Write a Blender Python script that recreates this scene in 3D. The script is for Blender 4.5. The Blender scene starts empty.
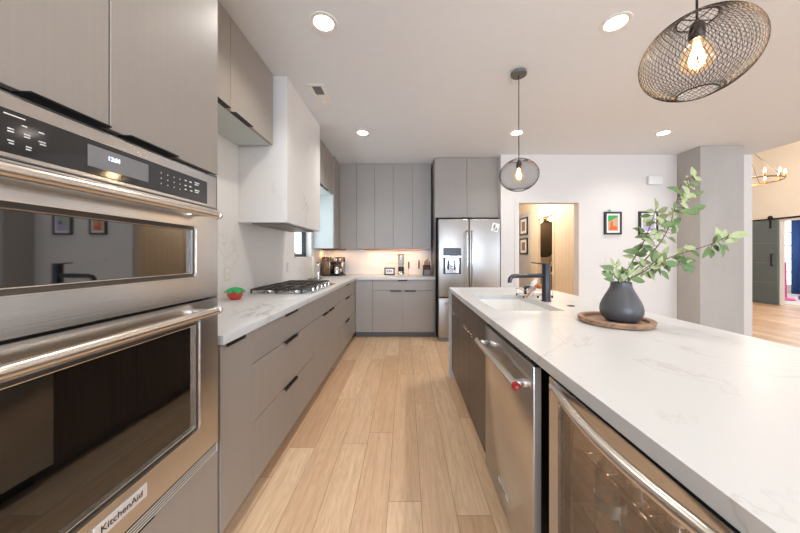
import bpy, bmesh, math, random
from mathutils import Vector, Matrix
random.seed(7)
C = bpy.context.scene.collection
S = bpy.context.scene
PI = math.pi
F = 287.0; VX = 406.0; VY = 255.5; H = 1.243      # focal length and vanishing point in px of the 800x533 frame, eye height

# ------------------------------------------------------------------ camera, world, lights, exposure
cd = bpy.data.cameras.new('camera'); cam = bpy.data.objects.new('camera', cd); C.objects.link(cam)
cam.location = (0, 0, H); cam.rotation_euler = (PI/2, 0, 0)
cd.sensor_width = 36; cd.lens = F/800*36
cd.shift_x = -(VX-400)/800; cd.shift_y = (VY-266.5)/800
cd.clip_start = 0.02; cd.clip_end = 200
S.camera = cam
S.view_settings.view_transform = 'Standard'; S.view_settings.look = 'None'
S.view_settings.gamma = 1; S.view_settings.use_curve_mapping = False
S.view_settings.exposure = 0.16
S.cycles.max_bounces = 10; S.cycles.diffuse_bounces = 6; S.cycles.glossy_bounces = 5
S.cycles.sample_clamp_indirect = 6; S.cycles.use_denoising = True
S.cycles.caustics_reflective = False; S.cycles.caustics_refractive = False

w = bpy.data.worlds.new('world'); S.world = w; w.use_nodes = True
bg = w.node_tree.nodes['Background']
bg.inputs[0].default_value = (0.80, 0.90, 1.0, 1); bg.inputs[1].default_value = 2.2

def lin(c):
    return tuple(((v/255)/12.92 if v/255 <= .04045 else ((v/255+.055)/1.055)**2.4) for v in c)
def area(name, loc, rot, sx, sy, power, col=(255, 255, 255)):
    l = bpy.data.lights.new(name, 'AREA'); l.shape = 'RECTANGLE'; l.size = sx; l.size_y = sy
    l.energy = power; l.color = lin(col)
    o = bpy.data.objects.new(name, l); C.objects.link(o); o.location = loc; o.rotation_euler = rot
    return o
# daylight lamps outside the windows; the openings behind the camera are added
area('daylight_fill_behind', (0.9, -5.22, 1.40), (PI/2+.22, 0, 0), 3.6, 2.1, 350, (203, 225, 255))      # added fill at unseen glazing behind the camera, tilted up for the ceiling
area('daylight_fill_great_room', (7.2, -5.22, 2.0), (PI/2+.15, 0, 0), 3.4, 3.0, 210, (206, 228, 255))  # added fill at the unseen great-room opening behind the camera
area('daylight_kitchen_window', (-1.56, 3.92, 1.68), (0, -PI/2, 0), 0.85, 0.58, 4.5, (225, 240, 255))
area('daylight_playroom', (12.95, 8.5, 1.4), (0, PI/2, 0), 2.2, 3.2, 70, (240, 246, 255))

# ------------------------------------------------------------------ materials
def newmat(name):
    m = bpy.data.materials.new(name); m.use_nodes = True
    nt = m.node_tree; return m, nt, nt.nodes['Principled BSDF']
def N(nt, typ, **kw):
    n = nt.nodes.new(typ)
    for k, v in kw.items():
        if k.startswith('_'): setattr(n, k[1:], v)
        else: n.inputs[k].default_value = v
    return n
def lk(nt, a, b): nt.links.new(a, b)
def coords(nt, scale=(1, 1, 1), rot=(0, 0, 0)):
    g = nt.nodes.new('ShaderNodeNewGeometry'); mp = nt.nodes.new('ShaderNodeMapping')
    mp.inputs['Scale'].default_value = scale; mp.inputs['Rotation'].default_value = rot
    lk(nt, g.outputs['Position'], mp.inputs['Vector']); return mp.outputs[0]
def c4(c): return (*lin(c), 1)
def plain(name, col, rough=.5, metal=0, var=.06, scale=(8, 8, 8), bump=0, spec=.5, ior=1.5, coat=0, trans=0, emit=None, es=0):
    m, nt, b = newmat(name)
    v = coords(nt, scale)
    nz = N(nt, 'ShaderNodeTexNoise', Scale=1.0, Detail=4.0); lk(nt, v, nz.inputs['Vector'])
    mx = nt.nodes.new('ShaderNodeMix'); mx.data_type = 'RGBA'
    l = lin(col)
    mx.inputs[6].default_value = (*[max(0, x*(1-var)) for x in l], 1)
    mx.inputs[7].default_value = (*[min(1, x*(1+var)) for x in l], 1)
    lk(nt, nz.outputs[0], mx.inputs[0]); lk(nt, mx.outputs[2], b.inputs['Base Color'])
    b.inputs['Roughness'].default_value = rough; b.inputs['Metallic'].default_value = metal
    b.inputs['IOR'].default_value = ior; b.inputs['Specular IOR Level'].default_value = spec
    b.inputs['Coat Weight'].default_value = coat; b.inputs['Transmission Weight'].default_value = trans
    if bump:
        bp = N(nt, 'ShaderNodeBump', Strength=bump, Distance=.01); lk(nt, nz.outputs[0], bp.inputs['Height'])
        lk(nt, bp.outputs[0], b.inputs['Normal'])
    if emit: b.inputs['Emission Color'].default_value = c4(emit); b.inputs['Emission Strength'].default_value = es
    return m
def cabinet_mat(name, c, var=.05, rough=.42):
    # matt laminate with faint fine vertical grain
    return plain(name, c, rough, 0, var, (90, 90, 1.2))
def steel(name, col, rough=.24, brush=(2, 2, 420), aniso=.5):
    m, nt, b = newmat(name)
    v = coords(nt, brush); nz = N(nt, 'ShaderNodeTexNoise', Scale=1.0, Detail=3.0); lk(nt, v, nz.inputs['Vector'])
    mr = N(nt, 'ShaderNodeMapRange'); mr.inputs[3].default_value = rough*.75; mr.inputs[4].default_value = rough*1.3
    lk(nt, nz.outputs[0], mr.inputs[0]); lk(nt, mr.outputs[0], b.inputs['Roughness'])
    b.inputs['Base Color'].default_value = c4(col); b.inputs['Metallic'].default_value = 1
    bp = N(nt, 'ShaderNodeBump', Strength=.05, Distance=.002); lk(nt, nz.outputs[0], bp.inputs['Height'])
    lk(nt, bp.outputs[0], b.inputs['Normal'])
    return m
def marble(name, base, vein, rough=.22, scale=1.0, amt=.75, width=.018, off=(0, 0, 0), lo=.48, hi=.68):
    m, nt, b = newmat(name)
    v = coords(nt, (scale,)*3, (.3, .5, .9))
    v.node.inputs['Location'].default_value = off
    n1 = N(nt, 'ShaderNodeTexNoise', Scale=1.3, Detail=6.0, Roughness=.55, Distortion=.9); lk(nt, v, n1.inputs['Vector'])
    a = N(nt, 'ShaderNodeMath', _operation='SUBTRACT'); a.inputs[1].default_value = .5; lk(nt, n1.outputs[0], a.inputs[0])
    ab = N(nt, 'ShaderNodeMath', _operation='ABSOLUTE'); lk(nt, a.outputs[0], ab.inputs[0])
    mr = N(nt, 'ShaderNodeMapRange'); mr.inputs[1].default_value = 0; mr.inputs[2].default_value = width
    mr.inputs[3].default_value = 1; mr.inputs[4].default_value = 0; lk(nt, ab.outputs[0], mr.inputs[0])
    n2 = N(nt, 'ShaderNodeTexNoise', Scale=2.1, Detail=2.0); lk(nt, v, n2.inputs['Vector'])
    m2 = N(nt, 'ShaderNodeMapRange'); m2.inputs[1].default_value = lo; m2.inputs[2].default_value = hi; lk(nt, n2.outputs[0], m2.inputs[0])
    mu = N(nt, 'ShaderNodeMath', _operation='MULTIPLY'); lk(nt, mr.outputs[0], mu.inputs[0]); lk(nt, m2.outputs[0], mu.inputs[1])
    mm = N(nt, 'ShaderNodeMath', _operation='MULTIPLY'); mm.inputs[1].default_value = amt; lk(nt, mu.outputs[0], mm.inputs[0])
    # soft clouding
    cl = nt.nodes.new('ShaderNodeMix'); cl.data_type = 'RGBA'
    cl.inputs[6].default_value = c4(base); cl.inputs[7].default_value = c4([x*.965 for x in base]); lk(nt, n2.outputs[0], cl.inputs[0])
    mx = nt.nodes.new('ShaderNodeMix'); mx.data_type = 'RGBA'; mx.inputs[7].default_value = c4(vein)
    lk(nt, cl.outputs[2], mx.inputs[6]); lk(nt, mm.outputs[0], mx.inputs[0]); lk(nt, mx.outputs[2], b.inputs['Base Color'])
    b.inputs['Roughness'].default_value = rough
    return m
def plank_floor(name):
    m, nt, b = newmat(name)
    g = nt.nodes.new('ShaderNodeNewGeometry'); sp = nt.nodes.new('ShaderNodeSeparateXYZ'); lk(nt, g.outputs['Position'], sp.inputs[0])
    def M(op, a, bb=None, cc=None):
        n = nt.nodes.new('ShaderNodeMath'); n.operation = op
        for i, x in enumerate((a, bb, cc)):
            if x is None: continue
            if isinstance(x, (int, float)): n.inputs[i].default_value = x
            else: lk(nt, x, n.inputs[i])
        return n.outputs[0]
    W = .166; L = 1.55
    xs = M('DIVIDE', M('ADD', sp.outputs[0], .09+.166*40), W); row = M('FLOOR', xs); fx = M('FRACT', xs)
    wn = nt.nodes.new('ShaderNodeTexWhiteNoise'); wn.noise_dimensions = '1D'; lk(nt, row, wn.inputs['W'])
    ys = M('ADD', M('DIVIDE', sp.outputs[1], L), M('MULTIPLY', wn.outputs[0], 7.3)); col = M('FLOOR', ys); fy = M('FRACT', ys)
    w2 = nt.nodes.new('ShaderNodeTexWhiteNoise'); w2.noise_dimensions = '2D'
    cb = nt.nodes.new('ShaderNodeCombineXYZ'); lk(nt, row, cb.inputs[0]); lk(nt, col, cb.inputs[1]); lk(nt, cb.outputs[0], w2.inputs['Vector'])
    ramp = nt.nodes.new('ShaderNodeValToRGB'); e = ramp.color_ramp.elements
    e[0].position = 0; e[0].color = c4((198, 162, 128)); e[1].position = 1; e[1].color = c4((238, 214, 184))
    for p, c in ((.3, (222, 190, 154)), (.6, (228, 200, 166)), (.8, (208, 172, 136))):
        x = e.new(p); x.color = c4(c)
    lk(nt, w2.outputs[0], ramp.inputs[0])
    # grain: noise stretched along the plank, shifted for each plank
    off = nt.nodes.new('ShaderNodeVectorMath'); off.operation = 'SCALE'; lk(nt, w2.outputs[1], off.inputs[0]); off.inputs['Scale'].default_value = 30
    vv = nt.nodes.new('ShaderNodeVectorMath'); vv.operation = 'ADD'
    mp = nt.nodes.new('ShaderNodeMapping'); mp.inputs['Scale'].default_value = (42, 2.6, 1); lk(nt, g.outputs['Position'], mp.inputs[0])
    lk(nt, mp.outputs[0], vv.inputs[0]); lk(nt, off.outputs[0], vv.inputs[1])
    gr = N(nt, 'ShaderNodeTexNoise', Scale=1.0, Detail=6.0, Roughness=.62, Distortion=.8); lk(nt, vv.outputs[0], gr.inputs['Vector'])
    mp2 = nt.nodes.new('ShaderNodeMapping'); mp2.inputs['Scale'].default_value = (11, 1.1, 1); lk(nt, g.outputs['Position'], mp2.inputs[0])
    v3 = nt.nodes.new('ShaderNodeVectorMath'); v3.operation = 'ADD'; lk(nt, mp2.outputs[0], v3.inputs[0]); lk(nt, off.outputs[0], v3.inputs[1])
    wv = N(nt, 'ShaderNodeTexNoise', Scale=1.0, Detail=2.0, Distortion=1.6); lk(nt, v3.outputs[0], wv.inputs['Vector'])
    rings = M('FRACT', M('MULTIPLY', wv.outputs[0], 9.0)); rg = M('ABSOLUTE', M('SUBTRACT', rings, .5))
    # knots
    mk = nt.nodes.new('ShaderNodeMapping'); mk.inputs['Scale'].default_value = (3.4, 1.5, 1); lk(nt, g.outputs['Position'], mk.inputs[0])
    vo = N(nt, 'ShaderNodeTexVoronoi', Scale=1.0); lk(nt, mk.outputs[0], vo.inputs['Vector'])
    kn = N(nt, 'ShaderNodeMapRange'); kn.inputs[1].default_value = .02; kn.inputs[2].default_value = .09; kn.inputs[3].default_value = .5; kn.inputs[4].default_value = 0
    lk(nt, vo.outputs['Distance'], kn.inputs[0])
    f1 = M('MULTIPLY', M('SUBTRACT', gr.outputs[0], .40), 1.0); f2 = M('MULTIPLY', M('SUBTRACT', .5, rg), .36)
    fac = M('MAXIMUM', M('MINIMUM', M('ADD', M('ADD', f1, f2), kn.outputs[0]), 1), 0)
    mx = nt.nodes.new('ShaderNodeMix'); mx.data_type = 'RGBA'; mx.inputs[7].default_value = c4((158, 116, 82))
    lk(nt, fac, mx.inputs[0]); lk(nt, ramp.outputs[0], mx.inputs[6])
    # joints
    ex = M('MINIMUM', fx, M('SUBTRACT', 1, fx)); ey = M('MULTIPLY', M('MINIMUM', fy, M('SUBTRACT', 1, fy)), L/W)
    ed = M('MINIMUM', ex, ey); gp = N(nt, 'ShaderNodeMapRange'); gp.inputs[1].default_value = .004; gp.inputs[2].default_value = .016
    gp.inputs[3].default_value = .55; gp.inputs[4].default_value = 0; lk(nt, ed, gp.inputs[0])
    m2 = nt.nodes.new('ShaderNodeMix'); m2.data_type = 'RGBA'; m2.inputs[7].default_value = c4((96, 66, 44))
    lk(nt, gp.outputs[0], m2.inputs[0]); lk(nt, mx.outputs[2], m2.inputs[6]); lk(nt, m2.outputs[2], b.inputs['Base Color'])
    b.inputs['Roughness'].default_value = .42
    return m
def wood(name, c1, c2, rough=.5, scale=(30, 30, 1.6)):
    m, nt, b = newmat(name)
    v = coords(nt, scale); nz = N(nt, 'ShaderNodeTexNoise', Scale=1.0, Detail=5.0, Distortion=.6); lk(nt, v, nz.inputs['Vector'])
    r = nt.nodes.new('ShaderNodeValToRGB'); r.color_ramp.elements[0].position = .35; r.color_ramp.elements[1].position = .68
    r.color_ramp.elements[0].color = c4(c1); r.color_ramp.elements[1].color = c4(c2)
    lk(nt, nz.outputs[0], r.inputs[0]); lk(nt, r.outputs[0], b.inputs['Base Color']); b.inputs['Roughness'].default_value = rough
    return m
def board_wall(name, c1, c2):
    # pale timber boarding with fine vertical joints
    m, nt, b = newmat(name)
    g = nt.nodes.new('ShaderNodeNewGeometry'); mp = nt.nodes.new('ShaderNodeMapping'); mp.inputs['Scale'].default_value = (7, 7, 1.2)
    lk(nt, g.outputs['Position'], mp.inputs[0])
    nz = N(nt, 'ShaderNodeTexNoise', Scale=1.0, Detail=5.0); lk(nt, mp.outputs[0], nz.inputs['Vector'])
    sp = nt.nodes.new('ShaderNodeSeparateXYZ'); lk(nt, g.outputs['Position'], sp.inputs[0])
    ad = N(nt, 'ShaderNodeMath', _operation='ADD'); lk(nt, sp.outputs[0], ad.inputs[0]); lk(nt, sp.outputs[1], ad.inputs[1])
    mu = N(nt, 'ShaderNodeMath', _operation='MULTIPLY'); mu.inputs[1].default_value = 1/.12; lk(nt, ad.outputs[0], mu.inputs[0])
    fr = N(nt, 'ShaderNodeMath', _operation='FRACT'); lk(nt, mu.outputs[0], fr.inputs[0])
    lt = N(nt, 'ShaderNodeMath', _operation='LESS_THAN'); lt.inputs[1].default_value = .05; lk(nt, fr.outputs[0], lt.inputs[0])
    r = nt.nodes.new('ShaderNodeMix'); r.data_type = 'RGBA'; r.inputs[6].default_value = c4(c1); r.inputs[7].default_value = c4(c2)
    lk(nt, nz.outputs[0], r.inputs[0])
    m2 = nt.nodes.new('ShaderNodeMix'); m2.data_type = 'RGBA'; m2.inputs[7].default_value = c4([x*.8 for x in c1])
    lk(nt, lt.outputs[0], m2.inputs[0]); lk(nt, r.outputs[2], m2.inputs[6]); lk(nt, m2.outputs[2], b.inputs['Base Color'])
    b.inputs['Roughness'].default_value = .55
    return m
def glass(name, col=(255, 255, 255), rough=0, ior=1.45, alpha=None):
    m, nt, b = newmat(name)
    b.inputs['Base Color'].default_value = c4(col); b.inputs['Transmission Weight'].default_value = 1
    b.inputs['Roughness'].default_value = rough; b.inputs['IOR'].default_value = ior
    return m
def pane_glass(name, tint=(255, 255, 255), refl=.05, r=0.0):
    # thin pane: mostly see-through, with a mirror share by angle
    m, nt, b = newmat(name); nt.nodes.remove(b)
    t = nt.nodes.new('ShaderNodeBsdfTransparent'); t.inputs[0].default_value = c4(tint)
    g = nt.nodes.new('ShaderNodeBsdfGlossy'); g.inputs['Roughness'].default_value = r
    f = N(nt, 'ShaderNodeLayerWeight', Blend=.5); pw_ = N(nt, 'ShaderNodeMath', _operation='POWER'); pw_.inputs[1].default_value = 5; lk(nt, f.outputs['Facing'], pw_.inputs[0])
    ad = N(nt, 'ShaderNodeMath', _operation='MULTIPLY_ADD'); ad.inputs[1].default_value = .9-refl; ad.inputs[2].default_value = refl
    lk(nt, pw_.outputs[0], ad.inputs[0]); mx = nt.nodes.new('ShaderNodeMixShader'); lk(nt, ad.outputs[0], mx.inputs[0])
    lk(nt, t.outputs[0], mx.inputs[1]); lk(nt, g.outputs[0], mx.inputs[2]); lk(nt, mx.outputs[0], nt.nodes['Material Output'].inputs[0])
    return m
def emis(name, col, st):
    m, nt, b = newmat(name)
    b.inputs['Base Color'].default_value = c4(col); b.inputs['Emission Color'].default_value = c4(col); b.inputs['Emission Strength'].default_value = st
    return m

def bulbmat():
    # warm glass envelope of a lit decorative bulb: glows softly, filament shows through
    m, nt, b = newmat('bulb_glass'); nt.nodes.remove(b)
    t = nt.nodes.new('ShaderNodeBsdfTransparent'); t.inputs[0].default_value = c4((255, 240, 215))
    g = nt.nodes.new('ShaderNodeBsdfGlossy'); g.inputs['Roughness'].default_value = .02
    e = N(nt, 'ShaderNodeEmission', Strength=.16); e.inputs[0].default_value = c4((255, 214, 160))
    f = N(nt, 'ShaderNodeLayerWeight', Blend=.3); mx = nt.nodes.new('ShaderNodeMixShader'); lk(nt, f.outputs['Facing'], mx.inputs[0])
    lk(nt, t.outputs[0], mx.inputs[1]); lk(nt, g.outputs[0], mx.inputs[2])
    a = nt.nodes.new('ShaderNodeAddShader'); lk(nt, mx.outputs[0], a.inputs[0]); lk(nt, e.outputs[0], a.inputs[1]); lk(nt, a.outputs[0], nt.nodes['Material Output'].inputs[0])
    return m
M = dict(
    floor=plank_floor('oak_planks'),
    wall=plain('white_paint', (218, 214, 208), .75, 0, .015, (3, 3, 3)),
    ceil=plain('ceiling_paint', (226, 230, 234), .85, 0, .02, (14, 14, 14), bump=.12),
    cream=plain('cream_paint', (224, 217, 206), .75, 0, .02, (3, 3, 3)),
    hallgrey=plain('hall_grey_paint', (190, 188, 184), .75, 0, .02),
    cab=cabinet_mat('greige_laminate', (154, 146, 137)),
    cabdark=cabinet_mat('toe_kick_laminate', (100, 96, 93), .04),
    carc=plain('carcass_laminate', (84, 79, 74), .6, 0, .04),
    under=plain('pale_underside_lit_end', (190, 198, 195), .4, 0, .03),  # underside boards; also the painted window light on the end panel
    isl=wood('walnut_grey_laminate', (72, 60, 52), (98, 84, 74), .4, (60, 60, 2.2)),
    quartz=marble('white_quartz', (204, 203, 201), (146, 138, 130), .33, .8, .8, .016),
    isltop=marble('island_quartz', (203, 203, 202), (160, 152, 144), .33, 1.5, .42, .013, (3.1, 1.7, .4), .36, .5),
    slab=marble('veined_slab', (232, 229, 225), (176, 168, 160), .36, 1.1, .6, .012),
    steel=steel('brushed_steel', (206, 205, 204), .2),
    steelv=steel('brushed_steel_upright', (172, 167, 160), .36, (420, 420, 2)),
    chrome=plain('polished_steel', (218, 214, 208), .12, 1, .02),
    satin=plain('satin_steel', (222, 214, 204), .27, 1, .02),
    darksteel=plain('dark_steel', (70, 68, 66), .35, 1, .05),
    oveng=plain('black_glass', (7, 6, 6), .03, 0, .02, spec=1.0, ior=1.75),
    panelg=plain('control_glass', (38, 38, 38), .08, 0, .02, spec=.7),
    black=plain('black_plastic', (20, 20, 20), .4, 0, .05),
    pull=plain('black_pull_metal', (22, 21, 21), .45, .6, .05),
    iron=plain('cast_iron', (84, 76, 70), .3, .6, .2, (40, 40, 40), bump=.1),
    white=plain('white_plastic', (232, 230, 226), .4, 0, .02),
    offw=plain('vent_white', (205, 203, 200), .5, 0, .02),
    offw2=plain('steel_edge', (176, 174, 170), .45, .6, .03),
    socket=plain('bronze_socket', (92, 80, 72), .35, .8, .05),
    trimdark=plain('trim_recess', (92, 88, 84), .4, .8, .03), canopygrey=plain('canopy_grey', (96, 97, 95), .5, 0, .03),
    grey=plain('grey_plastic', (128, 128, 128), .5, 0, .03),
    concrete=plain('grey_plaster', (174, 169, 162), .8, 0, .14, (3.5, 3.5, 1.6), bump=.15),
    matteb=plain('matt_black_metal', (34, 34, 36), .38, .5, .05),
    faucet=plain('gunmetal', (72, 72, 74), .3, .9, .04),
    vase=plain('charcoal_ceramic', (74, 73, 74), .38, 0, .12, (12, 12, 12)),
    traywood=wood('walnut_tray', (122, 92, 70), (172, 136, 106), .5, (14, 60, 60)),
    leafp=plain('pale_leaf', (162, 170, 122), .6, 0, .2, (30, 30, 30)),
    leafd=plain('green_leaf', (98, 122, 68), .55, 0, .25, (30, 30, 30)),
    stem=plain('twig_bark', (104, 92, 66), .7, 0, .2, (60, 60, 60)),
    wire=plain('black_wire', (44, 38, 34), .35, .7, .05),
    bulb=bulbmat(),
    filament=emis('lit_filament', (255, 226, 185), 60),
    downlight=emis('downlight_lens', (255, 232, 200), 14),
    led=emis('led_strip', (255, 214, 160), 6),
    sconce=emis('lit_globe', (255, 226, 180), 14),
    candle=emis('candle_bulb', (255, 214, 150), 22),
    clock=emis('clock_digits', (210, 225, 255), 2.5),
    brass=plain('aged_brass', (160, 116, 62), .3, 1, .1),
    winglass=pane_glass('window_glass'),
    cooler=pane_glass('tinted_cooler_glass', (222, 214, 206), .12, .02),
    liner=plain('cooler_liner', (92, 84, 78), .5),
    clear=glass('clear_glass'),
    plasticclear=pane_glass('clear_bottle', (222, 228, 232), .3, .12),
    hallwood=board_wall('pale_timber_boards', (226, 208, 182), (216, 196, 168)),
    barn=plain('slate_paint', (92, 104, 108), .5, 0, .05),
    frame=plain('black_frame', (38, 33, 30), .4, 0, .1),
    mat=plain('white_mount', (240, 238, 234), .7, 0, .01),
    green=plain('print_green', (58, 160, 74), .6, 0, .15), orange=plain('print_orange', (226, 98, 42), .6, 0, .2, (60, 60, 60)),
    tan=plain('print_tan', (196, 160, 128), .6, 0, .2, (60, 60, 20)), lilac=plain('print_lilac', (182, 172, 206), .6, 0, .1),
    sage=plain('print_sage', (176, 188, 160), .6, 0, .1), teal=plain('print_teal', (44, 110, 130), .6, 0, .1),
    photo=plain('faded_photo', (150, 120, 104), .6, 0, .4, (40, 40, 40)),
    red=plain('strawberry_red', (206, 74, 62), .4, 0, .3, (90, 90, 90), bump=.3), grn=plain('leaf_green_glaze', (32, 158, 84), .35, 0, .2, (60, 60, 60)),
    badge=plain('badge_silver', (222, 218, 212), .35, .25, .03), badgetxt=plain('badge_ink', (40, 36, 34), .5),
    medal=plain('red_enamel', (170, 20, 34), .25, 0, .05),
    blue=plain('blue_curtain', (44, 78, 138), .8, 0, .15, (10, 10, 2)), pink=plain('pink_plastic', (232, 92, 158), .4, 0, .05),
    purple=plain('purple_plastic', (150, 90, 190), .4), carpet=plain('pale_carpet', (222, 220, 214), .9, 0, .06, (60, 60, 60)),
    copper=plain('copper_lid', (150, 92, 60), .3, .8, .08), toaster=plain('bronze_steel', (146, 118, 96), .2, .9, .06),
    knifeblock=wood('dark_block', (52, 40, 32), (84, 66, 54)), orangewood=wood('brush_handle', (176, 104, 52), (204, 132, 76)),
    bluep=plain('blue_sponge', (40, 140, 205), .6), paper=plain('ivory_roll', (228, 214, 196), .8),
    mirror=plain('dark_woven_panel', (62, 56, 50), .7, 0, .3, (120, 120, 120)), vanity=wood('vanity_wood', (150, 100, 56), (180, 124, 74)),
    sink=plain('white_sink', (238, 236, 232), .25, 0, .01),
    bodydk=plain('appliance_black', (14, 14, 15), .5), terra=plain('outlet_white', (222, 216, 208), .4, 0, .01),
    bottlecap=plain('pale_cap', (200, 206, 210), .4), label=plain('soft_label', (150, 176, 196), .5, 0, .1),
    outside=plain('outside_render', (212, 214, 212), .8),
)

# ------------------------------------------------------------------ mesh helpers
def wloc(o):
    v = Vector((0, 0, 0))
    while o is not None: v += o.location; o = o.parent
    return v
class MB:
    def __init__(s): s.v = []; s.f = []; s.m = []; s.mi = 0
    def mat(s, i): s.mi = i; return s
    def add(s, vs, fs):
        n = len(s.v); s.v += [tuple(x) for x in vs]
        for f in fs: s.f.append([n+i for i in f]); s.m.append(s.mi)
        return s
    def box(s, x0, x1, y0, y1, z0, z1, bev=0.0, seg=1):
        x0, x1 = sorted((x0, x1)); y0, y1 = sorted((y0, y1)); z0, z1 = sorted((z0, z1))
        if bev <= 0:
            return s.add([(x0,y0,z0),(x1,y0,z0),(x1,y1,z0),(x0,y1,z0),(x0,y0,z1),(x1,y0,z1),(x1,y1,z1),(x0,y1,z1)],
                         [(0,3,2,1),(4,5,6,7),(0,1,5,4),(1,2,6,5),(2,3,7,6),(3,0,4,7)])
        bm = bmesh.new(); bmesh.ops.create_cube(bm, size=1)
        for v in bm.verts:
            v.co = Vector(((x0+x1)/2+v.co.x*(x1-x0), (y0+y1)/2+v.co.y*(y1-y0), (z0+z1)/2+v.co.z*(z1-z0)))
        bev = min(bev, (x1-x0)*.45, (y1-y0)*.45, (z1-z0)*.45)
        bmesh.ops.bevel(bm, geom=bm.edges[:], offset=bev, segments=seg, affect='EDGES', profile=.5)
        bm.verts.index_update(); s.add([v.co.copy() for v in bm.verts], [[v.index for v in f.verts] for f in bm.faces]); bm.free(); return s
    def tube(s, pts, r, n=10, caps=True, closed=False):
        pts = [Vector(p) for p in pts]; k = len(pts)
        rs = r if isinstance(r, (list, tuple)) else [r]*k
        vs = []; prev = None
        for i, p in enumerate(pts):
            if closed: t = pts[(i+1) % k]-pts[i-1]
            else: t = pts[min(i+1, k-1)]-pts[max(i-1, 0)]
            t.normalize()
            if prev is None:
                a = Vector((0, 0, 1)) if abs(t.z) < .9 else Vector((1, 0, 0)); u = t.cross(a).normalized()
            else: u = (prev-t*prev.dot(t)).normalized()
            prev = u; w_ = t.cross(u)
            for j in range(n):
                a = 2*PI*j/n; vs.append(p+(u*math.cos(a)+w_*math.sin(a))*rs[i])
        fs = []
        for i in range(k if closed else k-1):
            i2 = (i+1) % k
            for j in range(n): fs.append((i*n+j, i*n+(j+1) % n, i2*n+(j+1) % n, i2*n+j))
        if caps and not closed: fs.append(list(range(n))[::-1]); fs.append([(k-1)*n+j for j in range(n)])
        return s.add(vs, fs)
    def lathe(s, c, prof, n=32, axis='z', caps=True):
        # prof: list of (r, h) along the axis from c
        vs = []
        for r, h in prof:
            for j in range(n):
                a = 2*PI*j/n; x, y = r*math.cos(a), r*math.sin(a)
                d = {'z': (x, y, h), 'x': (h, x, y), 'y': (y, h, x)}[axis]
                vs.append((c[0]+d[0], c[1]+d[1], c[2]+d[2]))
        fs = []
        for i in range(len(prof)-1):
            for j in range(n): fs.append((i*n+j, i*n+(j+1) % n, (i+1)*n+(j+1) % n, (i+1)*n+j))
        if caps: fs.append(list(range(n))[::-1]); fs.append([(len(prof)-1)*n+j for j in range(n)])
        return s.add(vs, fs)
    def sphere(s, c, r, n=20, sz=1.0):
        k = n//2; prof = [(max(r*math.sin(PI*i/k), 1e-4), -r*sz*math.cos(PI*i/k)) for i in range(k+1)]
        return s.lathe(c, prof, n)
    def quadloop(s, outer, inner):
        n = len(outer); return s.add(list(outer)+list(inner), [(i, (i+1) % n, n+(i+1) % n, n+i) for i in range(n)])
    def build(s, name, mats, parent=None, loc=None, smooth=True, ang=35, recalc=False):
        me = bpy.data.meshes.new(name); o = bpy.data.objects.new(name, me); C.objects.link(o)
        if parent is not None: o.parent = parent; base = wloc(parent)
        else:
            base = Vector(loc) if loc is not None else Vector((0, 0, 0)); o.location = base
        me.from_pydata([(x-base.x, y-base.y, z-base.z) for x, y, z in s.v], [], s.f)
        for m in (mats if isinstance(mats, (list, tuple)) else [mats]): me.materials.append(m)
        me.polygons.foreach_set('material_index', s.m)
        bm = bmesh.new(); bm.from_mesh(me)
        bmesh.ops.recalc_face_normals(bm, faces=bm.faces[:]); bm.to_mesh(me); bm.free()
        if smooth:
            me.polygons.foreach_set('use_smooth', [True]*len(me.polygons)); me.set_sharp_from_angle(angle=math.radians(ang))
        me.update(); return o
def thing(name, label, cat, loc, group=None):
    o = bpy.data.objects.new(name, None); C.objects.link(o); o.location = loc; o.empty_display_size = .05
    o['label'] = label; o['category'] = cat
    if group: o['group'] = group
    return o
def tag(o, label, cat, group=None):
    o['label'] = label; o['category'] = cat
    if group: o['group'] = group
    return o
def struct(o): o['kind'] = 'structure'; return o
def lab(o, l): o['label'] = l; return o
def dup(root, loc, label, group=None):
    r = root.copy(); C.objects.link(r); r.location = loc; r['label'] = label
    if group: r['group'] = group
    for ch in list(root.children):
        c = ch.copy(); C.objects.link(c); c.parent = r
        for g in list(ch.children):
            d = g.copy(); C.objects.link(d); d.parent = c
    return r
def text_part(name, body, size, loc, rot, mat, parent, extrude=.0006, font_x=1.0):
    cu = bpy.data.curves.new(name, 'FONT'); cu.body = body; cu.size = size; cu.extrude = extrude; cu.align_x = 'CENTER'; cu.align_y = 'CENTER'
    t = bpy.data.objects.new(name+'_tmp', cu); C.objects.link(t); bpy.context.view_layer.update()
    me = bpy.data.meshes.new_from_object(t.evaluated_get(bpy.context.evaluated_depsgraph_get()))
    bpy.data.objects.remove(t)
    me.transform(Matrix.LocRotScale(Vector(loc)-wloc(parent), rot, Vector((font_x, 1, 1))))
    me.materials.clear(); me.materials.append(mat)
    o = bpy.data.objects.new(name, me); C.objects.link(o); o.parent = parent; return o
from mathutils import Euler
ROT_PX = Euler((PI/2, 0, PI/2)).to_quaternion()      # text facing +X, reading along +Y
ROT_NX = Euler((PI/2, 0, -PI/2)).to_quaternion()     # text facing -X
def P(px, py, Y): return Vector(((px-VX)*Y/F, Y, H+(VY-py)*Y/F))

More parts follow.
